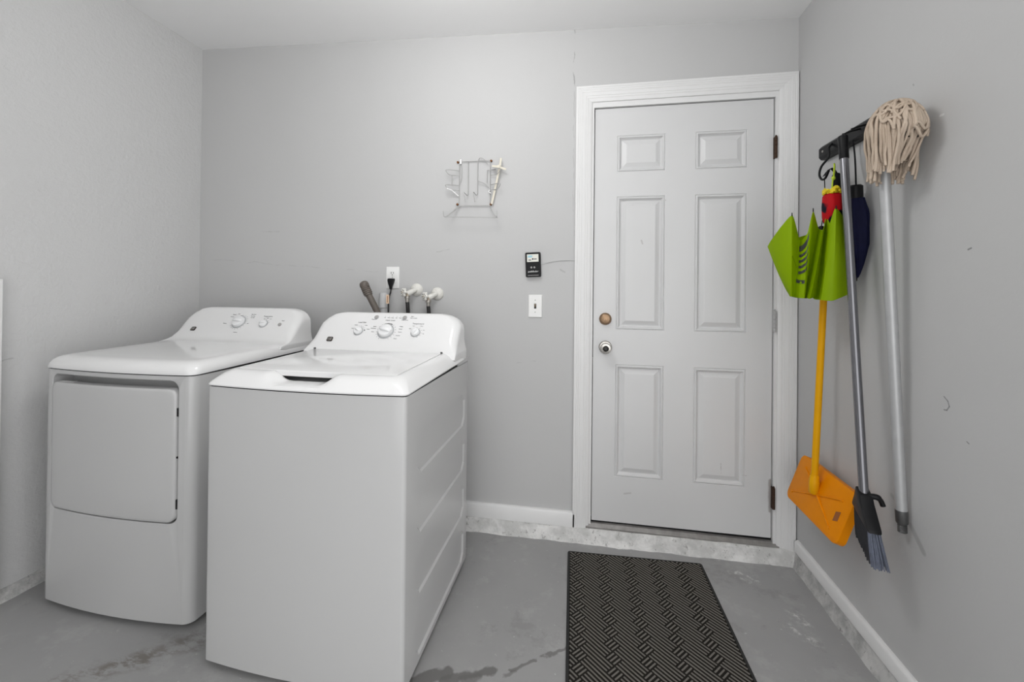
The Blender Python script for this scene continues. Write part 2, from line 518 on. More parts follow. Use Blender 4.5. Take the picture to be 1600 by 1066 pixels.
curb('trim_1', (0, 0, 0), (W, 0, 0), (0, -1, 0), .066, .026, amp=.009, label='rough white painted concrete curb under the back wall')
curb('trim_2', (W, 0, 0), (W, -1.5, 0), (-1, 0, 0), .070, .012, mat='curb_grey', seedo=3.3, amp=.004, label='rough grey concrete curb under the right wall')
curb('trim_3', (0, 0, 0), (0, -1.3, 0), (1, 0, 0), .045, .012, mat='curb_grey', seedo=8.1, amp=.006, label='rough concrete edge at the foot of the left wall')


def board(name, fn, L, z0, z1, th, label):
    prof = [(0, z0), (th, z0), (th, z1 - .010), (th * .75, z1 - .003), (th * .35, z1), (0, z1)]
    rings = [[fn(s, d, z) for d, z in prof] for s in (0, L)]
    return struct(MB().rings(rings).build(name, 'trim', smooth=40), label)


board('baseboard_back', lambda s, d, z: (0.02 + s, -d, z), 2.16, .066, .137, .018, 'white baseboard between the washer and the door')
board('baseboard_right', lambda s, d, z: (W - d, -.03 - s, z), 1.47, .070, .121, .016, 'white baseboard along the right wall')

# door frame: jamb with fluted casings
m = MB()
JX0, JX1, JZ1 = 2.2598, 3.0808, 2.132
m.box((DX0, -.001, .05), (JX0, .12, DZ1)); m.box((JX1, -.001, .05), (DX1, .12, DZ1)); m.box((JX0, -.001, JZ1), (JX1, .12, DZ1))
m.box((JX0, .058, .05), (JX0 + .02, .12, JZ1)); m.box((JX1 - .02, .058, .05), (JX1, .12, JZ1)); m.box((JX0, .058, JZ1 - .02), (JX1, .12, JZ1))
jamb = struct(m.build('trim_4', 'trim'), 'white door frame with fluted casing')
CP = [(0, 0), (0, .0165), (.002, .018), (.010, .018), (.0115, .0165), (.013, .0175), (.019, .0172), (.0205, .0158), (.022, .0168), (.029, .0162), (.0305, .0148), (.032, .0156), (.046, .0135), (.0475, .0120), (.049, .0128), (.056, .0115), (.0575, .0100), (.059, .0108), (.066, .0095), (.072, .0075), (.074, .006), (.074, 0)]
CX0, CX1, CZ1 = 2.171, 3.171, 2.236
sc = .078 / .074


def leg(x0, sg, zb):
    return MB().rings([[(x0 + sg * s * sc, -t, zb) for s, t in CP], [(x0 + sg * s * sc, -t, CZ1 - s * sc) for s, t in CP]])


leg(CX0, 1, .062).build('casing', 'trim', jamb)
leg(CX1, -1, .050).build('casing', 'trim', jamb)
MB().rings([[(CX0 + s * sc, -t, CZ1 - s * sc) for s, t in CP], [(CX1 - s * sc, -t, CZ1 - s * sc) for s, t in CP]]).build('casing', 'trim', jamb)

# six panel door
SX, SZ, SW, SH, SY = 2.2638, .0964, .813, 2.032, .012
XS = [(.108, .336), (.472, .702)]
ZS = [(.222, .772), (.942, 1.596), (1.716, 1.896)]
m = MB(); holes = []
fn = lambda d: (lambda u, v: (SX + u, SY + d, SZ + v))
for (x0, x1) in XS:
    for (z0, z1) in ZS:
        holes.append([(x0, z0), (x1, z0), (x1, z1), (x0, z1)])
m.poly([(0, 0), (SW, 0), (SW, SH), (0, SH)], holes, fn(0))
PR = [(0, 0), (.003, .003), (.007, -.0015), (.011, -.0015), (.016, .006), (.021, .011)]
for (x0, x1) in XS:
    for (z0, z1) in ZS:
        rg = [[fn(d)(x0 + i, z0 + i), fn(d)(x1 - i, z0 + i), fn(d)(x1 - i, z1 - i), fn(d)(x0 + i, z1 - i)] for i, d in PR]
        m.rings(rg, False, False)
m.poly([(0, 0), (SW, 0), (SW, SH), (0, SH)], [], fn(.044))
m.rings([[fn(0)(0, 0), fn(0)(SW, 0), fn(0)(SW, SH), fn(0)(0, SH)], [fn(.044)(0, 0), fn(.044)(SW, 0), fn(.044)(SW, SH), fn(.044)(0, SH)]], False, False)
door = struct(m.build('door_1', 'door', merge=1e-4, recalc=True), 'white six panel door with brass lock and nickel knob')
for (x0, x1) in XS:
    for (z0, z1) in ZS:
        rg = []
        for i, d in [(.019, .020), (.019, .0112), (.024, .0112), (.044, .002), (.047, .0015)]:
            rg.append([fn(d)(x0 + i, z0 + i), fn(d)(x1 - i, z0 + i), fn(d)(x1 - i, z1 - i), fn(d)(x0 + i, z1 - i)])
        MB().rings(rg).build('raised_panel', 'door', door)
# lock and knob
lo = MB().lathe([(0, .030), (.006, .030), (.012, .026), (.016, .024), (.018, .020)], (2.3222, SY, 1.090), (0, -1, 0), 28).build('deadbolt', 'bronze', door, smooth=30)
MB().lathe([(0, .0115), (.003, .0115), (.0035, .010)], (2.3222, SY - .0178, 1.090), (0, -1, 0), 20).build('lock_cylinder', 'bronze', lo, smooth=30)
MB().box((2.3216, SY - .0225, 1.083), (2.3228, SY - .0205, 1.092)).build('keyway', 'dark_hole', lo)
kn = MB().lathe([(0, .032), (.004, .032), (.010, .027), (.012, .014), (.028, .012), (.034, .020), (.044, .0265), (.054, .027), (.060, .023), (.062, .014), (.058, .010)], (2.3235, SY, .951), (0, -1, 0), 32).build('door_knob', 'nickel', door, smooth=40)
MB().lathe([(0, .0100), (.004, .0100), (.006, .007)], (2.3235, SY - .0575, .951), (0, -1, 0), 18).build('lock_cylinder', 'dark_hole', kn, smooth=30)
MB().box((2.2615, SY - .001, .90), (2.2642, SY + .03, 1.0)).build('latch_plate', 'dark_metal', door)


def hinge(zc, h, mat):
    hb = MB().box((SX + SW - .001, -.004, zc - h / 2), (SX + SW + .008, .016, zc + h / 2)).build('hinge', mat, door)
    m = MB()
    for i in range(5):
        z = zc - h / 2 + h / 5 * i
        m.lathe([(0, .0058), (.0008, .0066), (h / 5 - .0016, .0066), (h / 5 - .0008, .0058)], (SX + SW + .004, -.006, z), (0, 0, 1), 12)
    m.lathe([(0, .004), (.004, .005), (.007, .002)], (SX + SW + .004, -.006, zc + h / 2), (0, 0, 1), 10)
    m.build('hinge_pin', mat, hb, smooth=35)


hinge(SZ + 1.80, .098, 'hinge_rust'); hinge(SZ + 1.0, .098, 'hinge_paint'); hinge(SZ + .19, .098, 'hinge_rust')
# threshold under the door
m = MB()
m.rings([[(DX0 - .0, -.012 + .0, .060), (DX0, -.012, .074), (DX0, .004, .086), (DX0, .06, .090), (DX0, .12, .090), (DX0, .12, .0)],
         [(DX1, -.012, .056), (DX1, -.012, .070), (DX1, .004, .082), (DX1, .06, .090), (DX1, .12, .090), (DX1, .12, .0)]])
th = struct(m.build('trim_5', 'thresh'), 'worn metal threshold strip under the door')
MB().box((JX0, .018, .085), (JX1, .05, .0975)).build('door_sweep', 'black', th)
# white jamb edge at the left margin
struct(MB().box((-.002, -.935, 0), (.040, -.874, 1.25)).build('trim_6', 'trim', bevel=.003), 'white door jamb edge at the left margin')


# ================================================================= WASHER AND DRYER
def bow(x, w, amt):
    return -amt * max(0.0, 1 - ((x - w / 2) / (w / 2)) ** 2)


def bowed(pts, w, amt, y0, fade=.05):
    return [(x, y + bow(x, w, amt) * max(0.0, 1 - (y - y0) / fade)) for x, y in pts]


BW, BD, BH = .686, .672, .907
FN = Vector((0, -.768, .640))
FU = Vector((0, .640, .768))


def face_pt(x, z, off=0.0):
    return Vector((x, .503 + (z - .99) * .8333, z)) + FN * off


def console_rings(w, ztop, yb, fillet):
    rs = []
    st = [(.925, .341, .500), (.940, .343, .468), (.957, .344, .474)]
    if fillet:
        st = [(.925, .341, .500), (.945, .343, .430), (.9575, .344, .432), (.960, .344, .444), (.9645, .343, .461)]
    st += [(.967, .342, .482 if not fillet else .472), (.977, .339, .4925), (.99, .336, .503), (1.005, .334, .5155), (1.02, .333, .528), (1.05, .332, .553), (1.07, .329, .5697),
          (ztop - .040, .322, .503 + (ztop - .04 - .99) * .8333), (ztop - .028, .313, .503 + (ztop - .028 - .99) * .8333), (ztop - .018, .299, .503 + (ztop - .018 - .99) * .8333),
          (ztop - .010, .281, .503 + (ztop - .010 - .99) * .8333), (ztop - .004, .258, .503 + (ztop - .006 - .99) * .8333 + .002), (ztop - .001, .238, .503 + (ztop - .003 - .99) * .8333 + .007), (ztop, .222, .503 + (ztop - .99) * .8333 + .018)]
    for z, hw, yf in st:
        r = .036 if z < ztop - .012 else .02
        if z < 1.01:
            r = .006 + .030 * max(0, (z - .955)) / .055
        rs.append([(x, y, z) for x, y in rrect(w / 2 - hw, w / 2 + hw, yf, yb, (r, r, .012, .012), 14, 6, 6)])
    return rs


def knob(parent, x, z, r, ang, ring=True, h=.020):
    c = face_pt(x, z)
    if ring:
        k1 = MB().lathe([(-.003, r * 1.16), (.003, r * 1.16), (.0045, r * 1.10)], c, FN, 32)
        k1.build('knob_skirt', 'ring_grey', parent, smooth=30)
    kb = MB().lathe([(0, r), (h * .45, r * .97), (h * .62, r * .90), (h * .68, r * .80)], c, FN, 32).build('knob', 'knob_white', parent, smooth=35)
    X = Vector((1, 0, 0)); d = X * math.cos(ang) + FU * math.sin(ang); e = FN.cross(d)
    m = MB(); rings = []
    for t, wd, hh in [(-.93, .20, .72), (-.6, .26, 1.0), (0, .28, 1.15), (.6, .25, 1.0), (.86, .16, .72)]:
        p = c + d * (t * r)
        rings.append([p - e * wd * r + FN * h * .4, p - e * wd * .75 * r + FN * h * hh, p + e * wd * .75 * r + FN * h * hh, p + e * wd * r + FN * h * .4])
    m.rings(rings).build('grip', 'knob_white', kb, smooth=45, bevel=.0012)
    return kb


def ticks(parent, x, z, r, a0, a1, n, ln=.004, wd=.0008, mat='print_grey'):
    m = MB(); c = face_pt(x, z, .0004); X = Vector((1, 0, 0))
    for i in range(n):
        a = a0 + (a1 - a0) * i / max(1, n - 1)
        d = X * math.cos(a) + FU * math.sin(a); e = FN.cross(d)
        p = c + d * r; q = c + d * (r + ln)
        m.rings([[p - e * wd, p + e * wd, q + e * wd, q - e * wd], [p - e * wd + FN * .0003, p + e * wd + FN * .0003, q + e * wd + FN * .0003, q - e * wd + FN * .0003]])
    return m.build('dial_marks', mat, parent)


def arc_print(parent, x, z, r, a0, a1, wd, mat):
    m = MB(); c = face_pt(x, z, .0004); X = Vector((1, 0, 0)); rings = []
    for i in range(15):
        a = a0 + (a1 - a0) * i / 14
        d = X * math.cos(a) + FU * math.sin(a)
        rings.append([c + d * (r - wd), c + d * (r + wd), c + d * (r + wd) + FN * .0003, c + d * (r - wd) + FN * .0003])
    return m.rings(rings).build('dial_arc', mat, parent)


def label_text(parent, body, x, z, size, mat='print_grey', align='CENTER'):
    return text_mesh('panel_lettering', body, size, mat, parent, face_pt(x, z, .0005), (1, 0, 0), FU, align=align)


def badge(parent, x, z):
    c = face_pt(x, z, 0)
    X = Vector((1, 0, 0))
    pts = rrect(-.0135, .0135, -.0115, .0115, .006, 2, 4)
    b = MB().rings([[c + X * u + FU * v for u, v in pts], [c + X * u + FU * v + FN * .0025 for u, v in pts], [c + X * u * .9 + FU * v * .9 + FN * .0032 for u, v in pts]]).build('badge', 'badge', parent, smooth=40)
    m = MB(); rings = []
    for i in range(25):
        a = 2 * math.pi * i / 24
        d = X * math.cos(a) * .0098 + FU * math.sin(a) * .0088
        rings.append([c + d * .90 + FN * .0030, c + d + FN * .0030, c + d + FN * .0038, c + d * .90 + FN * .0038])
    m.rings(rings, False, False).build('badge_ring', 'silver', b)
    text_mesh('badge_lettering', 'GE', .0125, 'silver', b, c + FN * .0036, X, FU, shear=.25)
    return b


def feet_and_plinth(t, w, d):
    MB().box((.03, .035, .012), (w - .03, d - .02, .06)).build('plinth', 'black_matte', t)
    for x in (.06, w - .06):
        for y in (.07, d - .06):
            MB().lathe([(0, .018), (.006, .020), (.012, .012), (.03, .010)], (x, y, 0), (0, 0, 1), 14).build('foot', 'black', t, smooth=40)


def cabinet_shell(m, w, d, h, r, amt, skip_front, skip_right):
    """side walls of the cabinet as an open or closed plan outline, from z .02 to h"""
    pts = bowed(rrect(0, w, 0, d, (r, r, .006, .006), 24, 6, 4), w, amt, 0)
    n = len(pts); z0 = .022
    for j in range(n):
        p, q = pts[j], pts[(j + 1) % n]
        if skip_front and j < 24:
            continue
        if skip_right and 30 <= j < 34:
            continue
        m.add([(p[0], p[1], z0), (q[0], q[1], z0), (q[0], q[1], h), (p[0], p[1], h)], [(0, 1, 2, 3)])
    m.add([(p[0], p[1], h - .001) for p in pts], [tuple(range(n))])
    m.add([(p[0], p[1], z0) for p in pts], [tuple(reversed(range(n)))])
    return pts


# ---------------- washer
wash = thing('washing_machine', 'white top-load washing machine with three console knobs, right of the dryer', 'washing machine', (1.019, -.943, 0))
feet_and_plinth(wash, BW, BD)
m = MB(); AMT = .020
cabinet_shell(m, BW, BD, BH, .012, AMT, False, True)
holes = []; rec = []
for z0, z1 in [(.633, .772), (.438, .577), (.240, .380), (.040, .182)]:
    y0, y1, c = .095, .625, .028
    holes.append([(y0 + c, z0), (y1 - c, z0), (y1, z0 + c), (y1, z1 - c), (y1 - c, z1), (y0 + c, z1), (y0, z1 - c), (y0, z0 + c)])
y_a, y_b = .012, BD - .006
m.poly([(y_a, .022), (y_b, .022), (y_b, BH), (y_a, BH)], holes, lambda u, v: (BW, u, v))
for hpts in holes:
    cy = sum(p[0] for p in hpts) / 8; cz = sum(p[1] for p in hpts) / 8

    def ins(i):
        return [(p[0] + (i if p[0] < cy else -i), p[1] + (i if p[1] < cz else -i)) for p in hpts]
    m.rings([[(BW - dp, u, v) for u, v in ins(i)] for i, dp in [(0, 0), (.0055, .0070)]], False, False)
    q = ins(.0055)
    m.poly(q, [], lambda u, v: (BW - .0070, u, v))
# folded rear rim that stands up behind the cover
m.box((BW - .010, .52, BH - .002), (BW, BD - .004, BH + .018)); m.box((.0, .52, BH - .002), (.010, BD - .004, BH + .018))
m.build('cabinet', 'enamel', wash, merge=1e-5, smooth=30, bevel=0)
# dark reveal line under the cover
MB().rings([[(x, y, z) for x, y in bowed(rrect(.004, BW - .004, .004, .60, .012, 24, 6, 4), BW, AMT, .004)] for z in (BH - .001, BH + .004)]).build('reveal', 'black_matte', wash)

NE, NC, NS = 44, 6, 10
LX0, LX1, LY0, LY1 = .058, .628, .066, .470


def smst(a, b, x):
    t = max(0, min(1, (x - a) / (b - a))); return t * t * (3 - 2 * t)


def scoop(x):
    return smst(.195, .262, x) * (1 - smst(.385, .452, x))


def zslope(y):
    return .008 * max(0.0, y) / .47


rings = []
for z, ins, r in [(.9105, .004, .014), (.911, -.003, .018), (.915, -.004, .02), (.924, .002, .024), (.936, .013, .03), (.946, .024, .034), (.9525, .036, .034), (.9555, .046, .030), (.9562, .052, .026)]:
    pts = bowed(rrect(ins, BW - ins, ins, .60, (r, r, .01, .01), NE, NC, NS), BW, AMT, ins)
    ring = []
    for j, (x, y) in enumerate(pts):
        zz = z + zslope(y)
        if j <= NE:
            s = scoop(x); lim = .9245
            if zz > lim:
                y = y + s * (zz - lim) * .55
                zz = zz + s * (lim - zz) * .93
        ring.append((x, y, zz))
    rings.append(ring)
hole = rrect(LX0 - .003, LX1 + .003, LY0 - .003, LY1 + .003, .006, NE, NC, NS)
hole = bowed(hole, BW, AMT * .75, LY0 - .003, .04)
r1, r2 = [], []
for j, (x, y) in enumerate(hole):
    s = scoop(x) if j <= NE else 0
    z = .9562 + zslope(y)
    r1.append((x, y + s * .012, z + s * (.9225 - z))); r2.append((x, y + s * .045, .915 if s < .2 else .9150))
rings += [r1, r2]
# close the well below the lid
r3 = [((x - .343) * .9 + .343, (y - .27) * .8 + .27, .9145) for x, y in hole]
rings.append(r3)
m = MB().rings(rings, False, True)
m.build('top_cover', 'plastic_white', wash, smooth=42)
lp = bowed(rrect(LX0, LX1, LY0, LY1, .006, NE, NC, NS), BW, AMT * .75, LY0, .04)
lr = []
for z, i in [(.938, .004), (.940, .001), (.9555, .0), (.9573, .0012), (.958, .004)]:
    lr.append([((x - .343) * (1 - i / .285) + .343, (y - .268) * (1 - i / .2) + .268, z + zslope(y)) for x, y in lp])
lid = MB().rings(lr).build('lid', 'plastic_white', wash, smooth=35)
MB().lathe([(0, .0045), (.006, .0045)], (LX1 + .001, LY1 + .002, .9655), (0, 0, 1), 12).build('lid_hinge_pin', 'dark_metal', lid, smooth=40)
MB().lathe([(0, .0045), (.006, .0045)], (LX0 - .001, LY1 + .002, .9655), (0, 0, 1), 12).build('lid_hinge_pin', 'dark_metal', lid, smooth=40)
con = MB().rings(console_rings(BW, 1.118, .652, False)).build('console', 'plastic_white', wash, smooth=40)
knob(con, .3485, 1.041, .032, math.radians(165), h=.026)  # knob, button and badge positions computed from image pixels
knob(con, .2197, 1.039, .0185, math.radians(150), h=.022)
knob(con, .4861, 1.039, .0185, math.radians(65), h=.022)
arc_print(con, .3485, 1.041, .0415, math.radians(62), math.radians(122), .0016, 'print_dark')
ticks(con, .3485, 1.041, .041, math.radians(-60), math.radians(240), 17)
ticks(con, .2197, 1.039, .025, math.radians(20), math.radians(165), 8, .003)
ticks(con, .4861, 1.039, .025, math.radians(-60), math.radians(150), 8, .003)
for tx, x, z, s in [('Load Size', .221, 1.0755, .0100), ('Water Level', .350, 1.0865, .0090), ('Temperature', .4861, 1.0755, .0100), ('Deep Fill', .272, 1.0895, .0065), ('Deep Rinse', .418, 1.0895, .0065),
                    ('Start', .448, 1.105, .0065), ('Hold to cancel', .456, 1.0985, .0055), ('Delicates', .285, 1.052, .0065), ('Speed', .288, 1.060, .006), ('Rinse', .288, 1.038, .006), ('Casual', .412, 1.052, .006), ('Whites', .412, 1.062, .006), ('Colors', .414, 1.040, .006), ('Normal', .410, 1.026, .006), ('Heavy', .402, 1.014, .006),
                    ('Small', .186, 1.050, .005), ('Medium', .197, 1.064, .005), ('Large', .245, 1.064, .005), ('Super', .262, 1.048, .006), ('Cold', .455, 1.055, .005), ('Cool', .468, 1.066, .005), ('Warm', .505, 1.066, .005), ('Hot', .520, 1.050, .005), ('Tap', .522, 1.036, .005)]:
    label_text(con, tx, x, z, s)
for x in (.2797, .4144):
    b = MB().lathe([(-.002, .0078), (.003, .0078), (.0042, .008)], face_pt(x, 1.0985), FN, 20).build('push_button', 'button_grey', con, smooth=30)
    MB().lathe([(-.002, .0112), (.0015, .0112), (.0018, .0095)], face_pt(x, 1.0985), FN, 20).build('button_bezel', 'ring_grey', b, smooth=30)
for i in range(5):
    x = .3208 + i * (.3937 - .3208) / 4
    MB().lathe([(0, .0014), (.001, .0012)], face_pt(x, 1.1035), FN, 8).build('indicator_light', 'ring_grey', con)
    label_text(con, 'Fill Wash Rinse Spin Done'.split()[i], x, 1.0975, .0058)
MB().lathe([(0, .0028), (.0012, .0024)], face_pt(.2465, 1.0435), FN, 10).build('dial_dot', 'print_dark', con)
badge(con, .1006, 1.0035)

# ---------------- dryer
dry = thing('clothes_dryer', 'white front-load clothes dryer with two console knobs, beside the stucco wall', 'dryer', (.163, -.8217, 0), -.0177)
feet_and_plinth(dry, BW, .70)
m = MB(); R = .030; AMD = .024; DD = .70
pts = cabinet_shell(m, BW, DD, BH, R, AMD, True, False)
# front panel: ring between the outline and the door opening
NEf, NCf, NSf = 24, 6, 10
OX0, OX1, OZ0, OZ1 = .046, .634, .372, .894


def fy(x, d=0.0):
    return bow(x, BW, AMD) + d


outer = rrect(R, BW - R, .022, BH, .0001, NEf, NCf, NSf)
inner = rrect(OX0, OX1, OZ0, OZ1, (.028, .034, .036, .030), NEf, NCf, NSf)
m.rings([[(x, fy(x), z) for x, z in outer], [(x, fy(x), z) for x, z in inner]], False, False)
inn2 = rrect(OX0 + .004, OX1 - .004, OZ0 + .004, OZ1 - .004, (.026, .032, .034, .028), NEf, NCf, NSf)
m.rings([[(x, fy(x), z) for x, z in inner], [(x, fy(x, .003), z) for x, z in inn2], [(x, fy(x, .07), z) for x, z in inn2]], False, False)
n = len(inn2)
mid = [((x - .34) * .5 + .34, (z - .633) * .5 + .633) for x, z in inn2]
m.rings([[(x, fy(x, .07), z) for x, z in inn2], [(x, fy(x, .07), z) for x, z in mid]], False, True)
m.build('cabinet', 'enamel', dry, merge=1e-5, smooth=35)
# door
dro = rrect(OX0 + .005, OX1 - .010, OZ0 + .0085, .861, (.026, .032, .030, .024), NEf, NCf, NSf)


def dring(i, d):
    return [(x2, fy(x2, d), z2) for x2, z2 in [((x - .337) * (1 - i / .29) + .337, (z - .617) * (1 - i / .245) + .617) for x, z in dro]]


ddoor = MB().rings([dring(.004, .030), dring(0, .027), dring(0, .004), dring(.002, -.001), dring(.006, -.0035), dring(.014, -.0045), dring(.11, -.0045), dring(.20, -.0045)]).build('door', 'enamel', dry, smooth=35)
MB().box((.085, fy(.12) + .008, .858), (.150, fy(.15) + .024, .8635)).build('latch_lip', 'enamel', ddoor, bevel=.001)
for z, h in ((.777, .030), (.447, .034), (.615, .006)):
    MB().box((OX1 - .011, fy(OX1) + .001, z - h / 2), (OX1 - .005, fy(OX1) + .02, z + h / 2)).build('hinge', 'black', ddoor)
MB().rings([[(x, y, z) for x, y in bowed(rrect(.004, BW - .004, .004, DD - .01, .03, 24, 6, 4), BW, AMD, .004)] for z in (BH - .001, BH + .004)]).build('reveal', 'black_matte', dry)
rings = []
for z, ins, r in [(.9105, .004, .028), (.911, -.003, .032), (.915, -.004, .034), (.930, .000, .036), (.941, .006, .038), (.949, .015, .038), (.9535, .026, .036), (.9555, .038, .034), (.9562, .052, .030), (.9562, .12, .03)]:
    rings.append([(x, y, z + zslope(y)) for x, y in bowed(rrect(ins, BW - ins, ins * 1.1, DD - .02, (r, r, .01, .01), NEf, NCf, NSf), BW, AMD, ins * 1.1)])
MB().rings(rings).build('top_cover', 'plastic_white', dry, smooth=42)
cr = console_rings(BW, 1.122, .665, True)
dcon = MB().rings(cr).build('console', 'plastic_white', dry, smooth=40)
knob(dcon, .3476, 1.052, .031, math.radians(175), h=.026)
knob(dcon, .4919, 1.047, .0185, math.radians(200), h=.022)
arc_print(dcon, .3476, 1.052, .040, math.radians(95), math.radians(128), .0015, 'print_dark')
ticks(dcon, .3476, 1.052, .040, math.radians(-150), math.radians(170), 17)
ticks(dcon, .4919, 1.047, .025, math.radians(20), math.radians(120), 4, .003)
for tx, x, z, s in [('Timed', .292, 1.087, .0080), ('Dry', .318, 1.0905, .007), ('Cottons', .288, 1.0765, .0065), ('Easy Care', .404, 1.0905, .0065), ('More Dry', .405, 1.082, .006), ('Less Dry', .408, 1.0745, .006), ('Dryness', .270, 1.045, .006), ('Off', .400, 1.047, .006), ('Delicates', .362, 1.006, .006),
                    ('Temperature', .4919, 1.0825, .0095), ('High', .495, 1.0745, .006), ('Low', .515, 1.0705, .006), ('Med', .480, 1.070, .005), ('Start', .590, 1.064, .0080)]:
    label_text(dcon, tx, x, z, s)
MB().lathe([(-.002, .0090), (.004, .0090), (.005, .008)], face_pt(.5829, 1.046), FN, 20).build('start_button', 'button_grey', dcon, smooth=30)
badge(dcon, .1091, 1.0155)

# ================================================================= BACK WALL FITTINGS
# drain hose in its standpipe
t = thing('standpipe', 'grey painted drain standpipe on the wall behind the washer', 'pipe', (1.172, -.028, 0))
MB().lathe([(.0, .0205), (1.125, .0205), (1.127, .0245), (1.205, .0245), (1.205, .0195), (1.10, .0195)], (0, 0, 0), (0, 0, 1), 20, cap1=False).build('pipe', 'pvc', t, smooth=40)
MB().box((-.006, -.002, 1.12), (.006, .031, 1.135)).build('bracket', 'pvc', t)
t = thing('drain_hose', 'brown grey corrugated drain hose end above the washer console', 'hose', (1.184, -.12, 0))
pa = [(.075, -.152, .80), (.072, -.105, .81), (.062, -.05, .90), (.034, -.012, 1.02), (0.0, 0, 1.104), (-.030, 0, 1.16), (-.056, 0, 1.205)]
MB().tube(smooth_path(pa, 8), .0165, 14).build('hose', 'hose', t, smooth=50)
d = Vector((-.028, 0, .058)).normalized(); p0 = Vector((-.050, 0, 1.193))
prof = [(0, .0168), (.0005, .0210)]
for i in range(4):
    s = .008 + i * .010
    prof += [(s, .0208), (s + .002, .0232), (s + .006, .0232), (s + .008, .0208)]
prof += [(.050, .0232), (.060, .0232), (.070, .0205), (.0755, .0145), (.078, .007)]
cf = MB().lathe(prof, p0, d, 20).build('ribbed_cuff', 'hose', t, smooth=35)
MB().lathe([(0, .006), (.014, .006), (.016, .004)], p0 + d * .056 + Vector((.012, -.006, 0)), (1, -.2, .2), 12).build('clip', 'hose', cf, smooth=40)

# outlet with its plug
ox, oz = 1.2076, 1.2866
t = thing('wall_outlet', 'white duplex wall outlet above the washer', 'outlet', (ox, 0, oz))
pts = rrect(-.0365, .0365, -.058, .058, .004, 2, 4)
MB().rings([[(x, .001, z) for x, z in pts], [(x, -.004, z) for x, z in pts], [(x * .94, -.0065, z * .96) for x, z in pts]]).build('plate', 'plate_white', t, smooth=40)
for s in (1, -1):
    pts = rrect(-.0165, .0165, -.014, .014, .010, 2, 6)
    q = MB().rings([[(x, -.006, z + s * .0195 + .002) for x, z in pts], [(x, -.0085, z + s * .0195 + .002) for x, z in pts]]).build('receptacle', 'plate_white', t, smooth=40)
    for bx, bz, w_, h_ in ((-.0063, .004, .0012, .005), (.0063, .004, .0012, .004), (0, -.007, .0022, .0026)):
        MB().box((bx - w_, -.0092, bz - h_ + s * .0195 + .002), (bx + w_, -.0084, bz + h_ + s * .0195 + .002)).build('socket_slot', 'slot', q)
MB().lathe([(0, .003), (.0012, .0025)], (0, -.0064, .002), (0, -1, 0), 10).build('screw', 'nut', t)
t = thing('power_cord', 'black plug and cord with a peach paper tag in the lower socket', 'power cord', (ox, -.008, 1.268))
rings = []
for z, hw, y0, y1 in [(.014, .0135, -.020, .0), (.012, .0165, -.024, .0), (.002, .0165, -.026, .0), (-.014, .0125, -.026, -.004), (-.030, .0075, -.024, -.009), (-.044, .0058, -.022, -.010)]:
    rings.append([(x, y, z) for x, y in rrect(-hw, hw, y0, y1, .003, 2, 3)])
MB().rings(rings).build('plug', 'black', t, smooth=40)
MB().tube(smooth_path([(0, -.016, -.04), (.004, -.026, -.06), (.007, -.050, -.085), (.009, -.060, -.12), (.012, -.064, -.20), (.016, -.07, -.34)], 5), .0042, 10).build('cord', 'rubber', t, smooth=60)
MB().box((.002, -.0720, -.118), (.016, -.0660, -.072)).build('tag', 'tag', t)
MB().box((.0075, -.0726, -.112), (.0105, -.0719, -.078)).build('tag_print', 'rust', t)


def valve(x, z, lab, hlab, tilt):
    t = thing('water_valve', lab, 'valve', (x, 0, z), 0, 'washer supply valves')
    # escutcheon
    MB().lathe([(-.001, .034), (.003, .034), (.010, .029), (.016, .018), (.018, .013)], (.008, 0, .010), (0, -1, 0), 26).build('flange', 'valve', t, smooth=40)
    body = MB().tube(smooth_path([(.008, -.012, .010), (.002, -.030, .004), (-.010, -.046, -.004), (-.020, -.052, -.010)], 5), [.0125] * 8 + [.014] * 8, 14).build('valve_body', 'valve', t, smooth=50)
    MB().lathe([(0, .012), (.010, .012), (.012, .010), (.022, .010)], (-.018, -.050, -.004), (-.15, -.1, -1), 12).build('outlet_spout', 'valve_rust', body, smooth=40)
    MB().lathe([(0, .007), (.022, .007)], (-.022, -.050, -.005), (-.42, -.90, .06), 10).build('stem', 'valve_rust', body, smooth=40)
    # lobed handwheel
    ax = Vector((-.42, -.90, .06)).normalized(); u = ax.cross(Vector((0, 0, 1))).normalized(); w = ax.cross(u)
    c = Vector((-.024, -.052, -.004)) + ax * .022
    rings = []
    for dd, sc_ in [(-.006, .82), (-.003, 1.0), (.003, 1.0), (.007, .80)]:
        r = []
        for j in range(36):
            a = 2 * math.pi * j / 36 + tilt
            rad = (.0205 + .0035 * math.cos(6 * a)) * sc_
            r.append(c + ax * dd + (u * math.cos(a) + w * math.sin(a)) * rad)
        rings.append(r)
    hw = MB().rings(rings).build('handwheel', 'valve', t, smooth=50)
    for j in range(6):
        a = 2 * math.pi * (j + .5) / 6 + tilt
        MB().lathe([(0, .0030), (.0012, .0026)], c + ax * .0062 + (u * math.cos(a) + w * math.sin(a)) * .011, ax, 8).build('wheel_hole', 'slot', hw)
    MB().lathe([(0, .004), (.003, .0035)], c + ax * .007, ax, 8).build('wheel_screw', 'valve_rust', hw)
    h = thing('supply_hose', hlab, 'hose', (x - .0215, -.052, z - .024), 0, 'black supply hoses')
    MB().lathe([(.002, .013), (0, .0145), (-.010, .0145), (-.012, .011), (-.030, .0098), (-.031, .0078)], (0, 0, 0), (0, 0, 1), 14).build('coupling', 'nut', h, smooth=35)
    MB().tube(smooth_path([(0, 0, -.028), (.003, 0, -.06), (.006, 0, -.12), (.012, -.03, -.22), (.02, -.06, -.34)], 5), .0098, 12).build('hose', 'rubber', h, smooth=60)


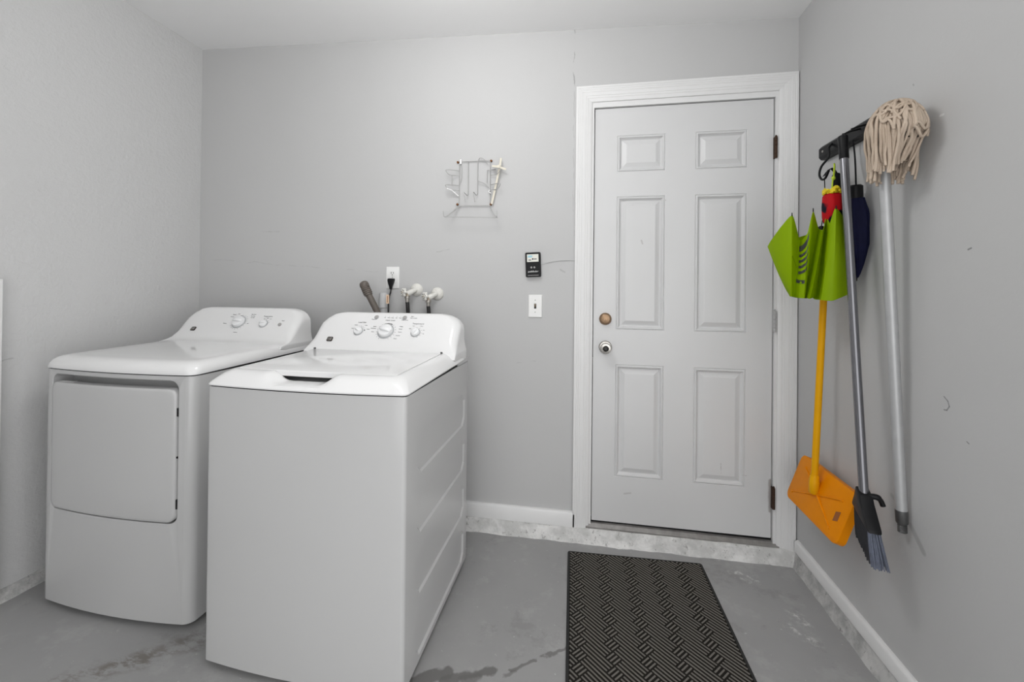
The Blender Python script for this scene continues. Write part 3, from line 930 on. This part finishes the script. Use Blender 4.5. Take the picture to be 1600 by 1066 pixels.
valve(1.3350, 1.2125, 'white painted water valve nearer the outlet, with rust below its flange', 'black supply hose on the valve nearer the outlet', .2)
valve(1.4500, 1.1930, 'cream water valve farther from the outlet', 'black supply hose on the valve farther from the outlet', .75)

# wire holder
t = thing('wire_rack', 'white wire wall holder with prongs and rusty screws', 'wire rack', (1.655, 0, 1.775))
RX, RZ0, RZ1 = .086, -.113, .115


def wire(path, r=.0019, mat='wire', name='wire', sub=0):
    return MB().tube(smooth_path(path, sub) if sub else path, r, 7).build(name, mat, t, smooth=60)


wire([(-RX, -.008, RZ1 + .002), (RX, -.008, RZ1)]); wire([(-RX, -.008, RZ0), (RX, -.008, RZ0 - .003)])
wire([(-RX + .004, -.006, RZ1), (-RX + .004, -.006, RZ0 - .003)]); wire([(RX - .004, -.006, RZ1), (RX - .004, -.006, RZ0 - .006)])
for x in (-.034, .016):
    wire([(x, -.010, RZ1), (x, -.010, -.056), (x - .004, -.014, -.062), (x - .015, -.034, -.050), (x - .013, -.042, -.058), (x - .003, -.048, -.104)])
# lower cradle
wire([(-RX + .004, -.006, RZ0), (-.138, -.060, -.178), (-.148, -.064, -.150)], sub=4); wire([(RX - .004, -.006, RZ0 - .005), (.128, -.060, -.184), (.132, -.064, -.152)], sub=4)
wire([(-.140, -.058, -.178), (.136, -.058, -.186)]); wire([(-RX + .012, -.006, RZ0), (-.128, -.058, -.176)])
# side arms
for s, dz in ((-1, .055), (-1, -.022), (1, .052), (1, -.024)):
    wire([(s * (RX - .004), -.008, dz - .012), (s * (RX + .038), -.030, dz - .012), (s * (RX + .056), -.045, dz + .004), (s * (RX + .050), -.045, dz + .012), (s * (RX - .002), -.010, dz + .014)], sub=4)
wire([(-RX - .030, -.026, .043), (-RX - .030, -.026, -.010)])
wire([(-RX + .016, -.008, RZ1 - .02), (-RX + .016, -.008, .03), (-RX + .010, -.012, .012), (-RX + .004, -.008, .0)], sub=4)
wire([(RX - .020, -.008, .066), (RX - .020, -.008, .0)]); wire([(RX - .018, -.010, .066), (RX + .03, -.02, .064)])
wire([(.020, -.014, .012), (.030, -.020, .006), (.056, -.016, -.004), (RX - .010, -.008, -.024)], sub=4)
wire([(.020, -.010, .118), (.030, -.018, .128), (.050, -.020, .122), (.070, -.012, .098)], sub=4)
wire([(-RX - .052, -.045, -.030), (-RX - .030, -.034, -.036), (-RX, -.010, -.062)], .0034, 'wire_white', 'clip')
MB().box((-RX + .006, -.013, RZ1 - .012), (-RX + .016, -.002, RZ1 + .012)).build('clip', 'wire_white', t, bevel=.002)
wire([(RX - .004, -.012, -.036), (RX - .010, -.012, -.046), (RX + .002, -.012, -.054)], .0034, 'wire_white', 'clip')
for sx, sz in ((-1, RZ1), (1, RZ1), (-1, RZ0 + .008), (1, RZ0 + .004)):
    MB().lathe([(-.001, .0062), (.006, .0062), (.010, .0048), (.011, .002)], (sx * (RX + (.006 if sx < 0 else .0)), 0, sz), (0, -1, 0), 12).build('screw', 'rust', t, smooth=40)
# palm cross tucked into the holder
t = thing('palm_cross', 'pale folded palm cross leaning in the wire holder', 'cross', (1.785, -.028, 1.85))


def strip(path, w, th=.003):
    path = [Vector(p) for p in path]; rings = []
    for i, p in enumerate(path):
        d = (path[min(i + 1, len(path) - 1)] - path[max(i - 1, 0)]).normalized(); n_ = d.cross(Vector((0, 1, 0))).normalized()
        rings.append([p - n_ * w, p - n_ * w + Vector((0, th, 0)), p + n_ * w + Vector((0, th, 0)), p + n_ * w])
    return MB().rings(rings)


strip([(.012, 0, .045), (.006, 0, .0), (-.006, .004, -.05), (-.022, .010, -.12), (-.037, .012, -.185)], .0052).build('long_leaf', 'palm', t, bevel=.001)
strip([(-.034, -.002, .006), (0, -.006, .0), (.038, -.002, -.014)], .0052).build('cross_leaf', 'palm', t, bevel=.001)
MB().box((-.008, -.010, -.008), (.009, -.001, .009)).build('knot', 'palm', t, bevel=.003)

# garage device with its thin wire
t = thing('wall_monitor', 'small black wall device with pale label window', 'device', (1.964, 0, 1.3557))
t.rotation_euler = (0, -math.radians(2.2), 0)
pts = rrect(-.0385, .0385, -.062, .062, .006, 2, 5)
MB().rings([[(x, .001, z) for x, z in pts], [(x, -.014, z) for x, z in pts], [(x * .93, -.020, z * .96) for x, z in pts]]).build('case', 'black', t, smooth=40)
m = MB().box((-.029, -.0212, .014), (.029, -.0196, .052)); sc_ = m.build('label_window', 'screen_print', t)
MB().box((-.024, -.0218, .036), (-.002, -.0211, .046)).build('label_print', 'blue_print', sc_)
MB().lathe([(0, .0042), (.0012, .0038)], (0, -.0210, .028), (0, -1, 0), 12).build('label_lens', 'slot', sc_)
MB().box((.006, -.0217, .025), (.020, -.0211, .030)).build('label_print', 'print_grey', sc_)
MB().box((-.022, -.0217, .021), (-.008, -.0211, .026)).build('label_print', 'print_grey', sc_)
MB().box((-.027, -.0206, -.0545), (.027, -.0196, -.0525)).build('ridge', 'button_grey', t)
for x in (-.008, .007):
    MB().lathe([(0, .0050), (.0018, .0045)], (x, -.0198, -.014), (0, -1, 0), 12).build('button', 'button_grey', t, smooth=40)
text_mesh('lettering', 'pathfinder', .0125, 'plate_white', t, (0, -.0205, -.0345), (1, 0, 0), (0, 0, 1), shear=.2)
t = MB().tube(smooth_path([(2.000, -.006, 1.362), (2.03, -.004, 1.366), (2.09, -.003, 1.376), (2.172, -.003, 1.378)], 6), .0016, 6).build('thin_wire', 'pvc', None, smooth=60)
t['label'] = 'thin grey wire from the black device to the door casing'; t['category'] = 'wire'

# light switch
t = thing('light_switch', 'white wall switch plate with a single brown toggle', 'light switch', (1.976, 0, 1.1475))
pts = rrect(-.035, .035, -.057, .057, .003, 2, 3)
MB().rings([[(x, .001, z) for x, z in pts], [(x, -.003, z) for x, z in pts], [(x * .92, -.0065, z * .95) for x, z in pts]]).build('plate', 'plate_white', t)
MB().box((-.0055, -.0072, -.0125), (.0055, -.006, .0125)).build('slot', 'slot', t)
MB().rings([[(-.0042, -.006, -.006), (.0042, -.006, -.006), (.0042, -.006, .006), (-.0042, -.006, .006)], [(-.0036, -.020, .006), (.0036, -.020, .006), (.0036, -.018, .012), (-.0036, -.018, .012)]]).build('toggle', 'ivory', t)
for z in (.030, -.030):
    MB().lathe([(0, .0032), (.0012, .0026)], (0, -.0064, z), (0, -1, 0), 10).build('screw', 'wire', t)

# ================================================================= DOOR MAT
mat = thing('door_mat', 'dark brown ribbed floor mat in front of the door', 'mat', (2.154, -.110, 0), .033)
MW, ML = .598, .92
pts = rrect(0, MW, -ML, 0, .012, 4, 4)
MB().rings([[(x, y, 0) for x, y in pts], [(x, y, .004) for x, y in pts]]).build('rubber_backing', 'mat_edge', mat)
pts = rrect(.010, MW - .010, -ML + .010, -.010, .006, 4, 4)
MB().rings([[(x, y, .004) for x, y in pts], [(x, y, .0065) for x, y in pts]]).build('pile', 'mat', mat)


def clip(p, q, lo, hi):
    t0, t1 = 0.0, 1.0; d = (q[0] - p[0], q[1] - p[1])
    for k_ in range(2):
        for sgn, lim in ((-1, lo[k_]), (1, hi[k_])):
            den = sgn * d[k_]; num = sgn * (lim - p[k_])
            if abs(den) < 1e-9:
                if num < 0:
                    return None
            else:
                tt = num / den
                if den > 0:
                    t1 = min(t1, tt)
                else:
                    t0 = max(t0, tt)
    if t1 - t0 < 1e-3:
        return None
    return ((p[0] + d[0] * t0, p[1] + d[1] * t0), (p[0] + d[0] * t1, p[1] + d[1] * t1))


m = MB(); A_ = .040; NR = 3; sp = A_ / NR
ca = math.sqrt(.5)


def rib(p, q):
    # pattern axes run diagonally over the mat
    P = (MW / 2 + (p[0] - p[1]) * ca, -ML / 2 - (p[0] + p[1]) * ca)
    Q = (MW / 2 + (q[0] - q[1]) * ca, -ML / 2 - (q[0] + q[1]) * ca)
    c_ = clip(P, Q, (.013, -ML + .013), (MW - .013, -.013))
    if not c_:
        return
    (px, py), (qx, qy) = c_
    L = math.hypot(qx - px, qy - py); nx, ny = -(qy - py) / L, (qx - px) / L
    w0, w1 = .0028, .0022
    m.add([(px + nx * w0, py + ny * w0, .006), (px - nx * w0, py - ny * w0, .006), (qx - nx * w0, qy - ny * w0, .006), (qx + nx * w0, qy + ny * w0, .006),
           (px + nx * w1, py + ny * w1, .0078), (px - nx * w1, py - ny * w1, .0078), (qx - nx * w1, qy - ny * w1, .0078), (qx + nx * w1, qy + ny * w1, .0078)],
          [(4, 5, 6, 7), (0, 1, 5, 4), (1, 2, 6, 5), (2, 3, 7, 6), (3, 0, 4, 7)])


for i in range(-34, 35):
    for j in range(-12, 13):
        # herringbone of 3:1 blocks
        bx = (i + 0) * A_; by = (i + j * 4) * A_
        for r_ in range(NR):
            rib((bx + .003, by + (r_ + .5) * sp), (bx + 3 * A_ - .003, by + (r_ + .5) * sp))
        for r_ in range(NR):
            rib((bx + (r_ + .5) * sp, by + A_ + .003), (bx + (r_ + .5) * sp, by + 2 * A_ - .003))
rb = m.build('ribs', 'mat_rib', mat, recalc=False, kind='stuff')
rb['label'] = 'beige woven ribs in a zigzag'

# ================================================================= RIGHT WALL TOOLS
t = thing('tool_rack', 'black wall rail for hanging tools beside the door', 'rack', (W, -.24, 1.79))
RL = .42
prof = [(.001, -.028), (-.022, -.028), (-.030, -.018), (-.030, .016), (-.020, .027), (.001, .027)]
MB().rings([[(x, 0, z) for x, z in prof], [(x, -RL, z) for x, z in prof]]).build('rail', 'black', t, bevel=.002)
for y in (-.03, -.34):
    MB().lathe([(0, .005), (.003, .004)], (-.029, y, 0), (-1, 0, 0), 10).build('screw', 'nut', t, smooth=40)
for y in (-.262, -.304):
    MB().tube(smooth_path([(-.026, y, .004), (-.060, y, -.004), (-.072, y + .004 * (1 if y > -.28 else -1), -.010), (-.080, y + .002 * (1 if y > -.28 else -1), -.012)], 5), .0034, 8).build('grip', 'black', t, smooth=60)
hk = [(-.030, -.095, .008), (-.046, -.105, -.010), (-.048, -.110, -.045), (-.062, -.088, -.075), (-.066, -.082, -.105), (-.066, -.100, -.128), (-.066, -.125, -.128), (-.066, -.148, -.105)]
MB().tube(smooth_path(hk, 6), .0042, 8).build('hook', 'black', t, smooth=60)

# broom
t = thing('broom', 'grey metal broom with black angled head hanging beside the door', 'broom', (3.075, -.661, .609))
P0 = Vector((0, 0, 0)); P1 = Vector((.010, .141, 1.150)); ax = (P1 - P0).normalized()
MB().tube([P0 - ax * .02, P0 + ax * .6, P1 - ax * .07], .0125, 18).build('pole', 'steel_pole', t, smooth=60)
MB().lathe([(0, .0135), (.002, .0142), (.062, .0142), (.072, .0150), (.080, .0140), (.084, .008)], P1 - ax * .075, ax, 18).build('pole_cap', 'black', t, smooth=40)
wd = Vector((-.20, -.98, 0)).normalized(); nd = Vector((-.98, .20, 0)).normalized()
m = MB()
rg = []
for z, c, hw, ht in [(.014, .000, .017, .017), (-.005, .004, .024, .018), (-.028, .012, .044, .018), (-.046, .018, .060, .018), (-.056, .020, .064, .017)]:
    o_ = Vector((0, 0, z)) + wd * c
    rg.append([o_ - wd * hw - nd * ht + Vector((0, 0, .008)), o_ + wd * hw - nd * ht - Vector((0, 0, hw * .30)), o_ + wd * hw + nd * ht - Vector((0, 0, hw * .30)), o_ - wd * hw + nd * ht + Vector((0, 0, .008))])
hd = m.rings(list(reversed(rg))).build('head', 'black', t, bevel=.004, smooth=45)
MB().tube(smooth_path([Vector((.008, -.01, .004)), Vector((.024, -.016, .006)), Vector((.034, -.018, -.002)), Vector((.040, -.020, -.018))], 4), [.009] * 7 + [.007] * 6, 8).build('hanging_hook', 'black', hd, smooth=50)
mA = MB(); mB = MB()
for i in range(460):
    s = random.uniform(-1, 1); q = random.uniform(-1, 1)
    b0 = Vector((0, 0, -.050 - (s + 1) * .010)) + wd * (.020 + s * .058) + nd * (q * .014)
    ln = .088 + random.uniform(-.006, .003)
    e0 = Vector((.010, 0, -.050 - (s + 1) * .016 - ln)) + wd * (.034 + s * .066) + nd * (q * .022)
    tgt = mB if s > .50 + .30 * q else mA
    r = .0019
    tgt.tube([b0, b0.lerp(e0, .5) + wd * random.uniform(-.002, .002), e0], [r, r, r * .8], 4, cap=True)
mA.build('bristles', 'bristle_dark', t, kind='stuff'); mB.build('bristles', 'bristle_blue', t, kind='stuff')

# mop
t = thing('mop', 'string mop hung head up on the rack with a worn aluminium pole', 'mop', (3.158, -.694, .5245))
Q1 = Vector((-.052, .006, 1.12))
ax = Q1.normalized()
MB().tube([ax * .062, ax * .6, Q1], .0145, 18).build('pole', 'alu_pole', t, smooth=60)
cl = MB().lathe([(.026, .0125), (.030, .0150), (.060, .0155), (.066, .0150)], (0, 0, 0), ax, 18).build('collar', 'dark_metal', t, smooth=40)
prof = []
for i in range(6):
    prof += [(.0 + i * .0045, .0096), (.0022 + i * .0045, .0118)]
MB().lathe(prof + [(.028, .0120)], (0, 0, 0), ax, 16).build('screw_thread', 'dark_metal', t, smooth=20)
HC = Vector((3.098 - 3.158, -.752 + .694, 1.692 - .5245))
MB().box((HC.x - .03, HC.y - .05, HC.z - .03), (HC.x + .03, HC.y + .05, HC.z + .01)).build('clamp', 'black', t, bevel=.005)
m = MB()
ex, ey, ez = .062, .066, .086


def ell(phi, th_, sc_=1.0):
    return HC + Vector((ex * math.cos(phi) * math.cos(th_), ey * math.sin(phi) * math.cos(th_), ez * math.sin(th_))) * sc_


rnd = random.Random(11)
near = math.atan2(-1, .25)
for i in range(130):
    phi = 2 * math.pi * i / 130 + rnd.uniform(-.10, .10)
    lay = rnd.choice((.86, .94, 1.0, 1.06))
    sw = rnd.uniform(-.55, .55)
    nearness = max(0, math.cos(phi - near))
    path = []
    for s in range(6):
        th_ = math.radians(88 - s * 17.5)
        path.append(ell(phi + sw * (s / 6) + rnd.uniform(-.05, .05), th_, lay))
    last = path[-1]
    ph2 = phi + sw
    zb = -.118 - rnd.uniform(-.030, .020) + nearness * .040
    shrink = .80 - nearness * .32
    for f_ in (.35, .7, 1.0):
        e_ = HC + Vector((ex * math.cos(ph2) * (1 - (1 - shrink) * f_) * lay, ey * math.sin(ph2) * (1 - (1 - shrink) * f_) * lay + .012 * f_, 0))
        path.append(Vector((e_.x + rnd.uniform(-.004, .004), e_.y + rnd.uniform(-.004, .004), HC.z + zb * f_)))
    path = [Vector((min(p.x, .012), p.y, p.z)) for p in path]
    m.tube(smooth_path(path, 2), .0042 * rnd.uniform(.85, 1.1), 6)
for a0, a1, t0, t1 in [(-2.3, -.9, 25, 70), (-2.0, -3.4, 10, 75), (-1.2, -2.6, 60, 5), (-.6, -2.0, 62, 18), (-2.8, -1.6, 45, 40), (3.0, 4.2, 15, 55), (-1.4, -.3, 30, 45), (-2.2, -2.9, -5, 40), (-.4, -1.5, 8, -5), (-.5, -1.6, -15, -12)]:
    path = [ell(a0 + (a1 - a0) * s / 8, math.radians(t0 + (t1 - t0) * s / 8 + 8 * math.sin(s)), 1.07) for s in range(9)]
    m.tube(smooth_path([Vector((min(p.x, .012), p.y, p.z)) for p in path], 3), .0038, 6)
m.build('yarn', 'yarn', t, smooth=80, kind='stuff')

# long-handled dustpan
t = thing('dustpan', 'flat orange dustpan on a long yellow pole hanging in the corner', 'dustpan', (3.092, -.366, .473))
up = Vector((.060, 0, .167)).normalized(); sd = Vector((0, -1, 0)); nn = sd.cross(up).normalized()
if nn.x > 0:
    nn = -nn
HWd, HHt = .182, .094


def pl(u, v, n_=0.0):
    # slightly leaning sides
    return sd * u + up * v + nn * n_


pts = rrect(-HWd, HWd, -HHt, HHt, .026, 4, 6)
plate = MB().rings([[pl(u, v, -.004) for u, v in pts], [pl(u, v, .003) for u, v in pts], [pl(u * .985, v * .97, .0045) for u, v in pts]]).build('plate', 'orange', t, smooth=40)
pin = rrect(-HWd + .006, HWd - .006, -HHt + .006, HHt - .006, .022, 4, 6)
MB().rings([[pl(u, v, -.004) for u, v in pts], [pl(u, v, -.022) for u, v in pts], [pl(u, v, -.022) for u, v in pin], [pl(u, v, -.004) for u, v in pin]], False, False).build('rim', 'orange', plate, smooth=40)
for u, v in ((-.125, .055), (-.150, -.060), (.130, .045), (.120, -.062)):
    MB().tube([pl(0, 0, .006), pl(u, v, .005)], [.0042, .0030], 8).build('stiffening_rib', 'orange', plate, smooth=60)
    MB().lathe([(0, .0065), (.003, .0055)], pl(u, v, .004), nn, 12).build('rivet', 'orange', plate, smooth=40)
MB().add([pl(.135 + a_, -.012 + b_, .0052) for a_, b_ in ((-.012, -.022), (.012, -.012), (.012, .022), (-.012, .012))], [(0, 1, 2, 3)]).add([pl(.135 + a_, -.012 + b_, .0042) for a_, b_ in ((-.012, -.022), (.012, -.012), (.012, .022), (-.012, .012))], [(3, 2, 1, 0)]).build('patch', 'orange_dark', plate)
PT = Vector((3.126, -.343, 1.46)) - Vector((3.092, -.366, .473))
PB = pl(-.012, -.004, .010)
axp = (PT - PB).normalized()
MB().lathe([(0, .013), (.004, .0165), (.050, .0172), (.052, .0160), (.072, .0145)], PB, axp, 18).build('socket', 'yellow_pole', t, smooth=40)
MB().tube([PB + axp * .05, PB.lerp(PT, .5), PT], .0118, 16).build('pole', 'yellow_pole', t, smooth=60)
MB().lathe([(-.03, .0128), (.010, .0128), (.016, .009), (.018, .004)], PT, axp, 14).build('end_cap', 'black', t, smooth=40)
lw = Vector((W - .024, -.415, 1.763)) - t.location
MB().tube(smooth_path([PT + axp * .012, PT.lerp(lw, .5) + Vector((.004, 0, 0)), lw], 5), .0022, 6).build('support_loop', 'black', t, smooth=60)  # cord added as a support between the pole end and the rail

# lime umbrella, hung by its handle with the rib tips up
UC = Vector((3.040, -.446, 1.200))
t = thing('umbrella', 'loosely folded lime green umbrella with black print hanging from the hook', 'umbrella', UC, 0, 'hanging umbrellas')
va = Vector((.905, -.425, 0)); vf = Vector((-.425, -.905, 0))      # across the line of sight, and towards the camera
# fold lines traced from image pixels, in metres: across at the rim, rim height, across at the foot, foot height, depth at rim, depth at foot
FOLDS = [(-.150, .204, -.078, .020, .000, .030), (-.110, .264, -.076, .016, .038, .046), (-.071, .308, -.071, .016, .056, .055), (-.051, .226, -.064, .013, .018, .034),
         (-.039, .222, -.048, .011, .036, .050), (-.025, .242, -.034, .011, .046, .055), (-.009, .322, -.031, .011, .030, .044), (.007, .262, -.037, .016, -.006, .018),
         (.021, .250, -.018, .009, .052, .060), (.030, .305, .000, .016, .000, .015), (.039, .268, .014, .006, .045, .056), (.055, .321, .048, .004, .052, .060),
         (.076, .292, .101, .034, .010, .020), (.030, .250, .040, .036, -.052, -.045), (-.025, .250, -.005, .030, -.075, -.062), (-.095, .225, -.058, .030, -.050, -.046)]
NF = len(FOLDS)


def fold(c, s):
    i = int(math.floor(c)); f_ = c - i
    K = [FOLDS[(i + q) % NF] for q in (-1, 0, 1, 2)]
    out_ = []
    for a_, b_, c_, d_ in zip(*K):
        cr_ = .5 * (2 * b_ + (c_ - a_) * f_ + (2 * a_ - 5 * b_ + 4 * c_ - d_) * f_ * f_ + (3 * b_ - a_ - 3 * c_ + d_) * f_ ** 3)
        out_.append(.6 * (b_ + (c_ - b_) * f_) + .4 * cr_)
    ut, zt, ub, zb, ft, fb = out_
    sag = .012 * math.sin(math.pi * s)
    e_ = s ** .85
    return va * (ub + (ut - ub) * e_) + vf * (fb + (ft - fb) * s + sag * (1 if fb > 0 else -1)) + Vector((0, 0, zb + (zt - zb) * s))


NSG = NF * 5; NZ = 12
ring0 = [fold(j / 5, 0) for j in range(NSG)]
cen = sum(ring0, Vector()) / NSG
rings = [[cen + (p - cen) * .5 + Vector((0, 0, -.004)) for p in ring0]] + [[fold(j / 5, i / NZ) for j in range(NSG)] for i in range(NZ + 1)]
for i in range(NZ, 3, -3):
    rg = [fold(j / 5, i / NZ) for j in range(NSG)]
    cc = sum(rg, Vector()) / NSG
    rings.append([Vector((cc.x + (p.x - cc.x) * .955, cc.y + (p.y - cc.y) * .955, p.z - .001)) for p in rg])
cn = MB().rings(rings, True, True).build('canopy', 'lime_cloth', t, smooth=38)
for c_ in (2, 6, 9, 11, 13.5):
    p = fold(c_, 1.0)
    MB().lathe([(-.004, .0020), (.006, .0017), (.009, .0008)], p, (0, 0, 1), 8).build('rib_tip', 'black', t, smooth=40)


def on_fold(c, s, off):
    n_ = (fold(c + .1, s) - fold(c - .1, s)).cross(fold(c, s + .02) - fold(c, s - .02)).normalized()
    if n_.dot(vf) < 0:
        n_ = -n_
    return fold(c, s) + n_ * off


def print_patch(d0, d1, s0, s1, ds=0.0):
    cs = [d0 + (d1 - d0) * i / 6 for i in range(7)]
    rr_ = []
    for off in (.0006, .0014):
        rr_.append([on_fold(c, s0 + ds * (c - d0), off) for c in cs] + [on_fold(c, s1 + ds * (c - d0), off) for c in reversed(cs)])
    MB().rings(rr_).build('print', 'print_dark', cn)


print_patch(3.35, 5.35, .785, .88, .012); print_patch(3.2, 4.9, .26, .315, -.02)
rnd2 = random.Random(4)
for row in range(4):
    d = 3.5
    while d < 5.2:
        w_ = rnd2.uniform(.14, .30)
        print_patch(d, min(d + w_ * .75, 5.3), .69 - row * .095, .735 - row * .095, .0)
        d += w_
HD = Vector((.030, .030, .235))
MB().tube([Vector((0, 0, .08)), HD * .6 + Vector((0, 0, .03)), HD], .005, 10).build('shaft', 'dark_metal', t, smooth=50)
MB().lathe([(0, .008), (.004, .0105), (.036, .0105), (.040, .005)], HD, (.03, .03, .4), 14).build('handle', 'black', t, smooth=40)
MB().tube(smooth_path([HD + Vector((.003, .003, .038)), Vector((.052, .050, .36)), Vector((3.109, -.358, 1.664)) - t.location], 5), .0016, 6).build('wrist_strap', 'black_cloth', t, smooth=60)  # strap added as a support, from the handle to the hook
# red pouch with lime cord
t = thing('cloth_pouch', 'small red pouch with yellow fringe and lime cord on the hook', 'pouch', (3.082, -.462, 1.478))
rings = []
for z, rx, ry in [(0, .022, .028), (.02, .026, .034), (.06, .027, .036), (.095, .025, .033), (.102, .020, .026)]:
    rings.append([(rx * math.cos(a) * (1 + .08 * math.sin(5 * a)), ry * math.sin(a) * (1 + .08 * math.sin(5 * a)), z) for a in [2 * math.pi * i / 24 for i in range(24)]])
MB().rings(rings).build('body', 'redblack', t, smooth=60)
m = MB()
for i in range(26):
    a = 2 * math.pi * i / 26
    d = Vector((.022 * math.cos(a), .030 * math.sin(a), 0))
    m.tube([d * .55 + Vector((0, 0, .100)), d * .9 + Vector((0, 0, .118 + .006 * math.sin(7 * i))), d * 1.12 + Vector((0, 0, .108 + .008 * math.cos(5 * i)))], .0045, 5)
m.build('fringe', 'yellow_cloth', t, smooth=60)
MB().tube(smooth_path([(.0, 0, .105), (.004, .004, .150), (.009, .006, .170), (.014, .012, .200), (.012, .010, .212), (.008, .002, .198), (.007, .004, .170)], 5), .0028, 7).build('cord', 'lime_cord', t, smooth=60)
MB().lathe([(-.007, .003), (-.003, .0062), (.003, .0062), (.007, .003)], (.007, .005, .160), (.1, .05, 1), 10).build('knot', 'lime_cord', t, smooth=60)


def folded_umbrella(name, label, top, bot, hw, mats, n_fold, hl=.06, seed=1):
    top = Vector(top); bot = Vector(bot)
    t = thing(name, label, 'umbrella', bot, 0, 'hanging umbrellas')
    L = (top - bot).length; axu = (top - bot).normalized()
    u_ = axu.cross(Vector((1, 0, 0))).normalized(); w_ = axu.cross(u_)
    r0 = random.Random(seed); ph = [r0.uniform(0, 6) for _ in range(4)]
    rings = []
    for i in range(20):
        s = i / 19
        prof_ = hw * (.22 + .78 * min(1, (s * 2.4) ** .75)) * (1 if s < .82 else 1 - (s - .82) * 1.9)
        ring = []
        for j in range(48):
            a = 2 * math.pi * j / 48
            f_ = 1 + .10 * math.sin(n_fold * a + s * 3 + ph[0]) + .07 * math.sin(11 * a + ph[1] + 6 * s)
            ring.append(axu * (L * s) + u_ * (math.cos(a) * prof_ * f_) + w_ * (math.sin(a) * prof_ * f_ * .75))
        rings.append(ring)
    MB().rings(rings).build('canopy', mats[0], t, smooth=70)
    MB().lathe([(0, hw * .40), (hl * .1, hw * .52), (hl * .9, hw * .50), (hl, hw * .35)], axu * (L - .005), axu, 18).build('handle', mats[1], t, smooth=40)
    MB().lathe([(0, .004), (.012, .005), (.02, .005)], axu * -.012, axu, 8).build('tip', 'black', t, smooth=40)
    return t, axu * (L + hl - .008)


t, e = folded_umbrella('umbrella', 'dark navy folded umbrella behind the broom pole', (3.132, -.508, 1.555), (3.150, -.478, 1.285), .040, ('navy_cloth', 'black'), 7, .05, 3)
pth = [e, Vector((3.150, -.468, 1.70)) - t.location, Vector((3.147, -.462, 1.768)) - t.location]
MB().rings([[p + Vector((0, -.004, 0)), p + Vector((.0015, -.004, 0)), p + Vector((.0015, .004, 0)), p + Vector((0, .004, 0))] for p in smooth_path(pth, 4)]).build('wrist_strap', 'black_cloth', t)
t, e = folded_umbrella('umbrella', 'black folded umbrella between the lime umbrella and the broom pole', (3.124, -.418, 1.60), (3.140, -.452, 1.240), .028, ('black_cloth', 'black_cloth'), 6, .07, 5)
pth = [e, Vector((3.116, -.385, 1.692)) - t.location, Vector((3.109, -.352, 1.672)) - t.location]
MB().rings([[p + Vector((0, -.009, 0)), p + Vector((.002, -.009, 0)), p + Vector((.002, .009, 0)), p + Vector((0, .009, 0))] for p in smooth_path(pth, 4)]).build('wrist_strap', 'black_cloth', t)
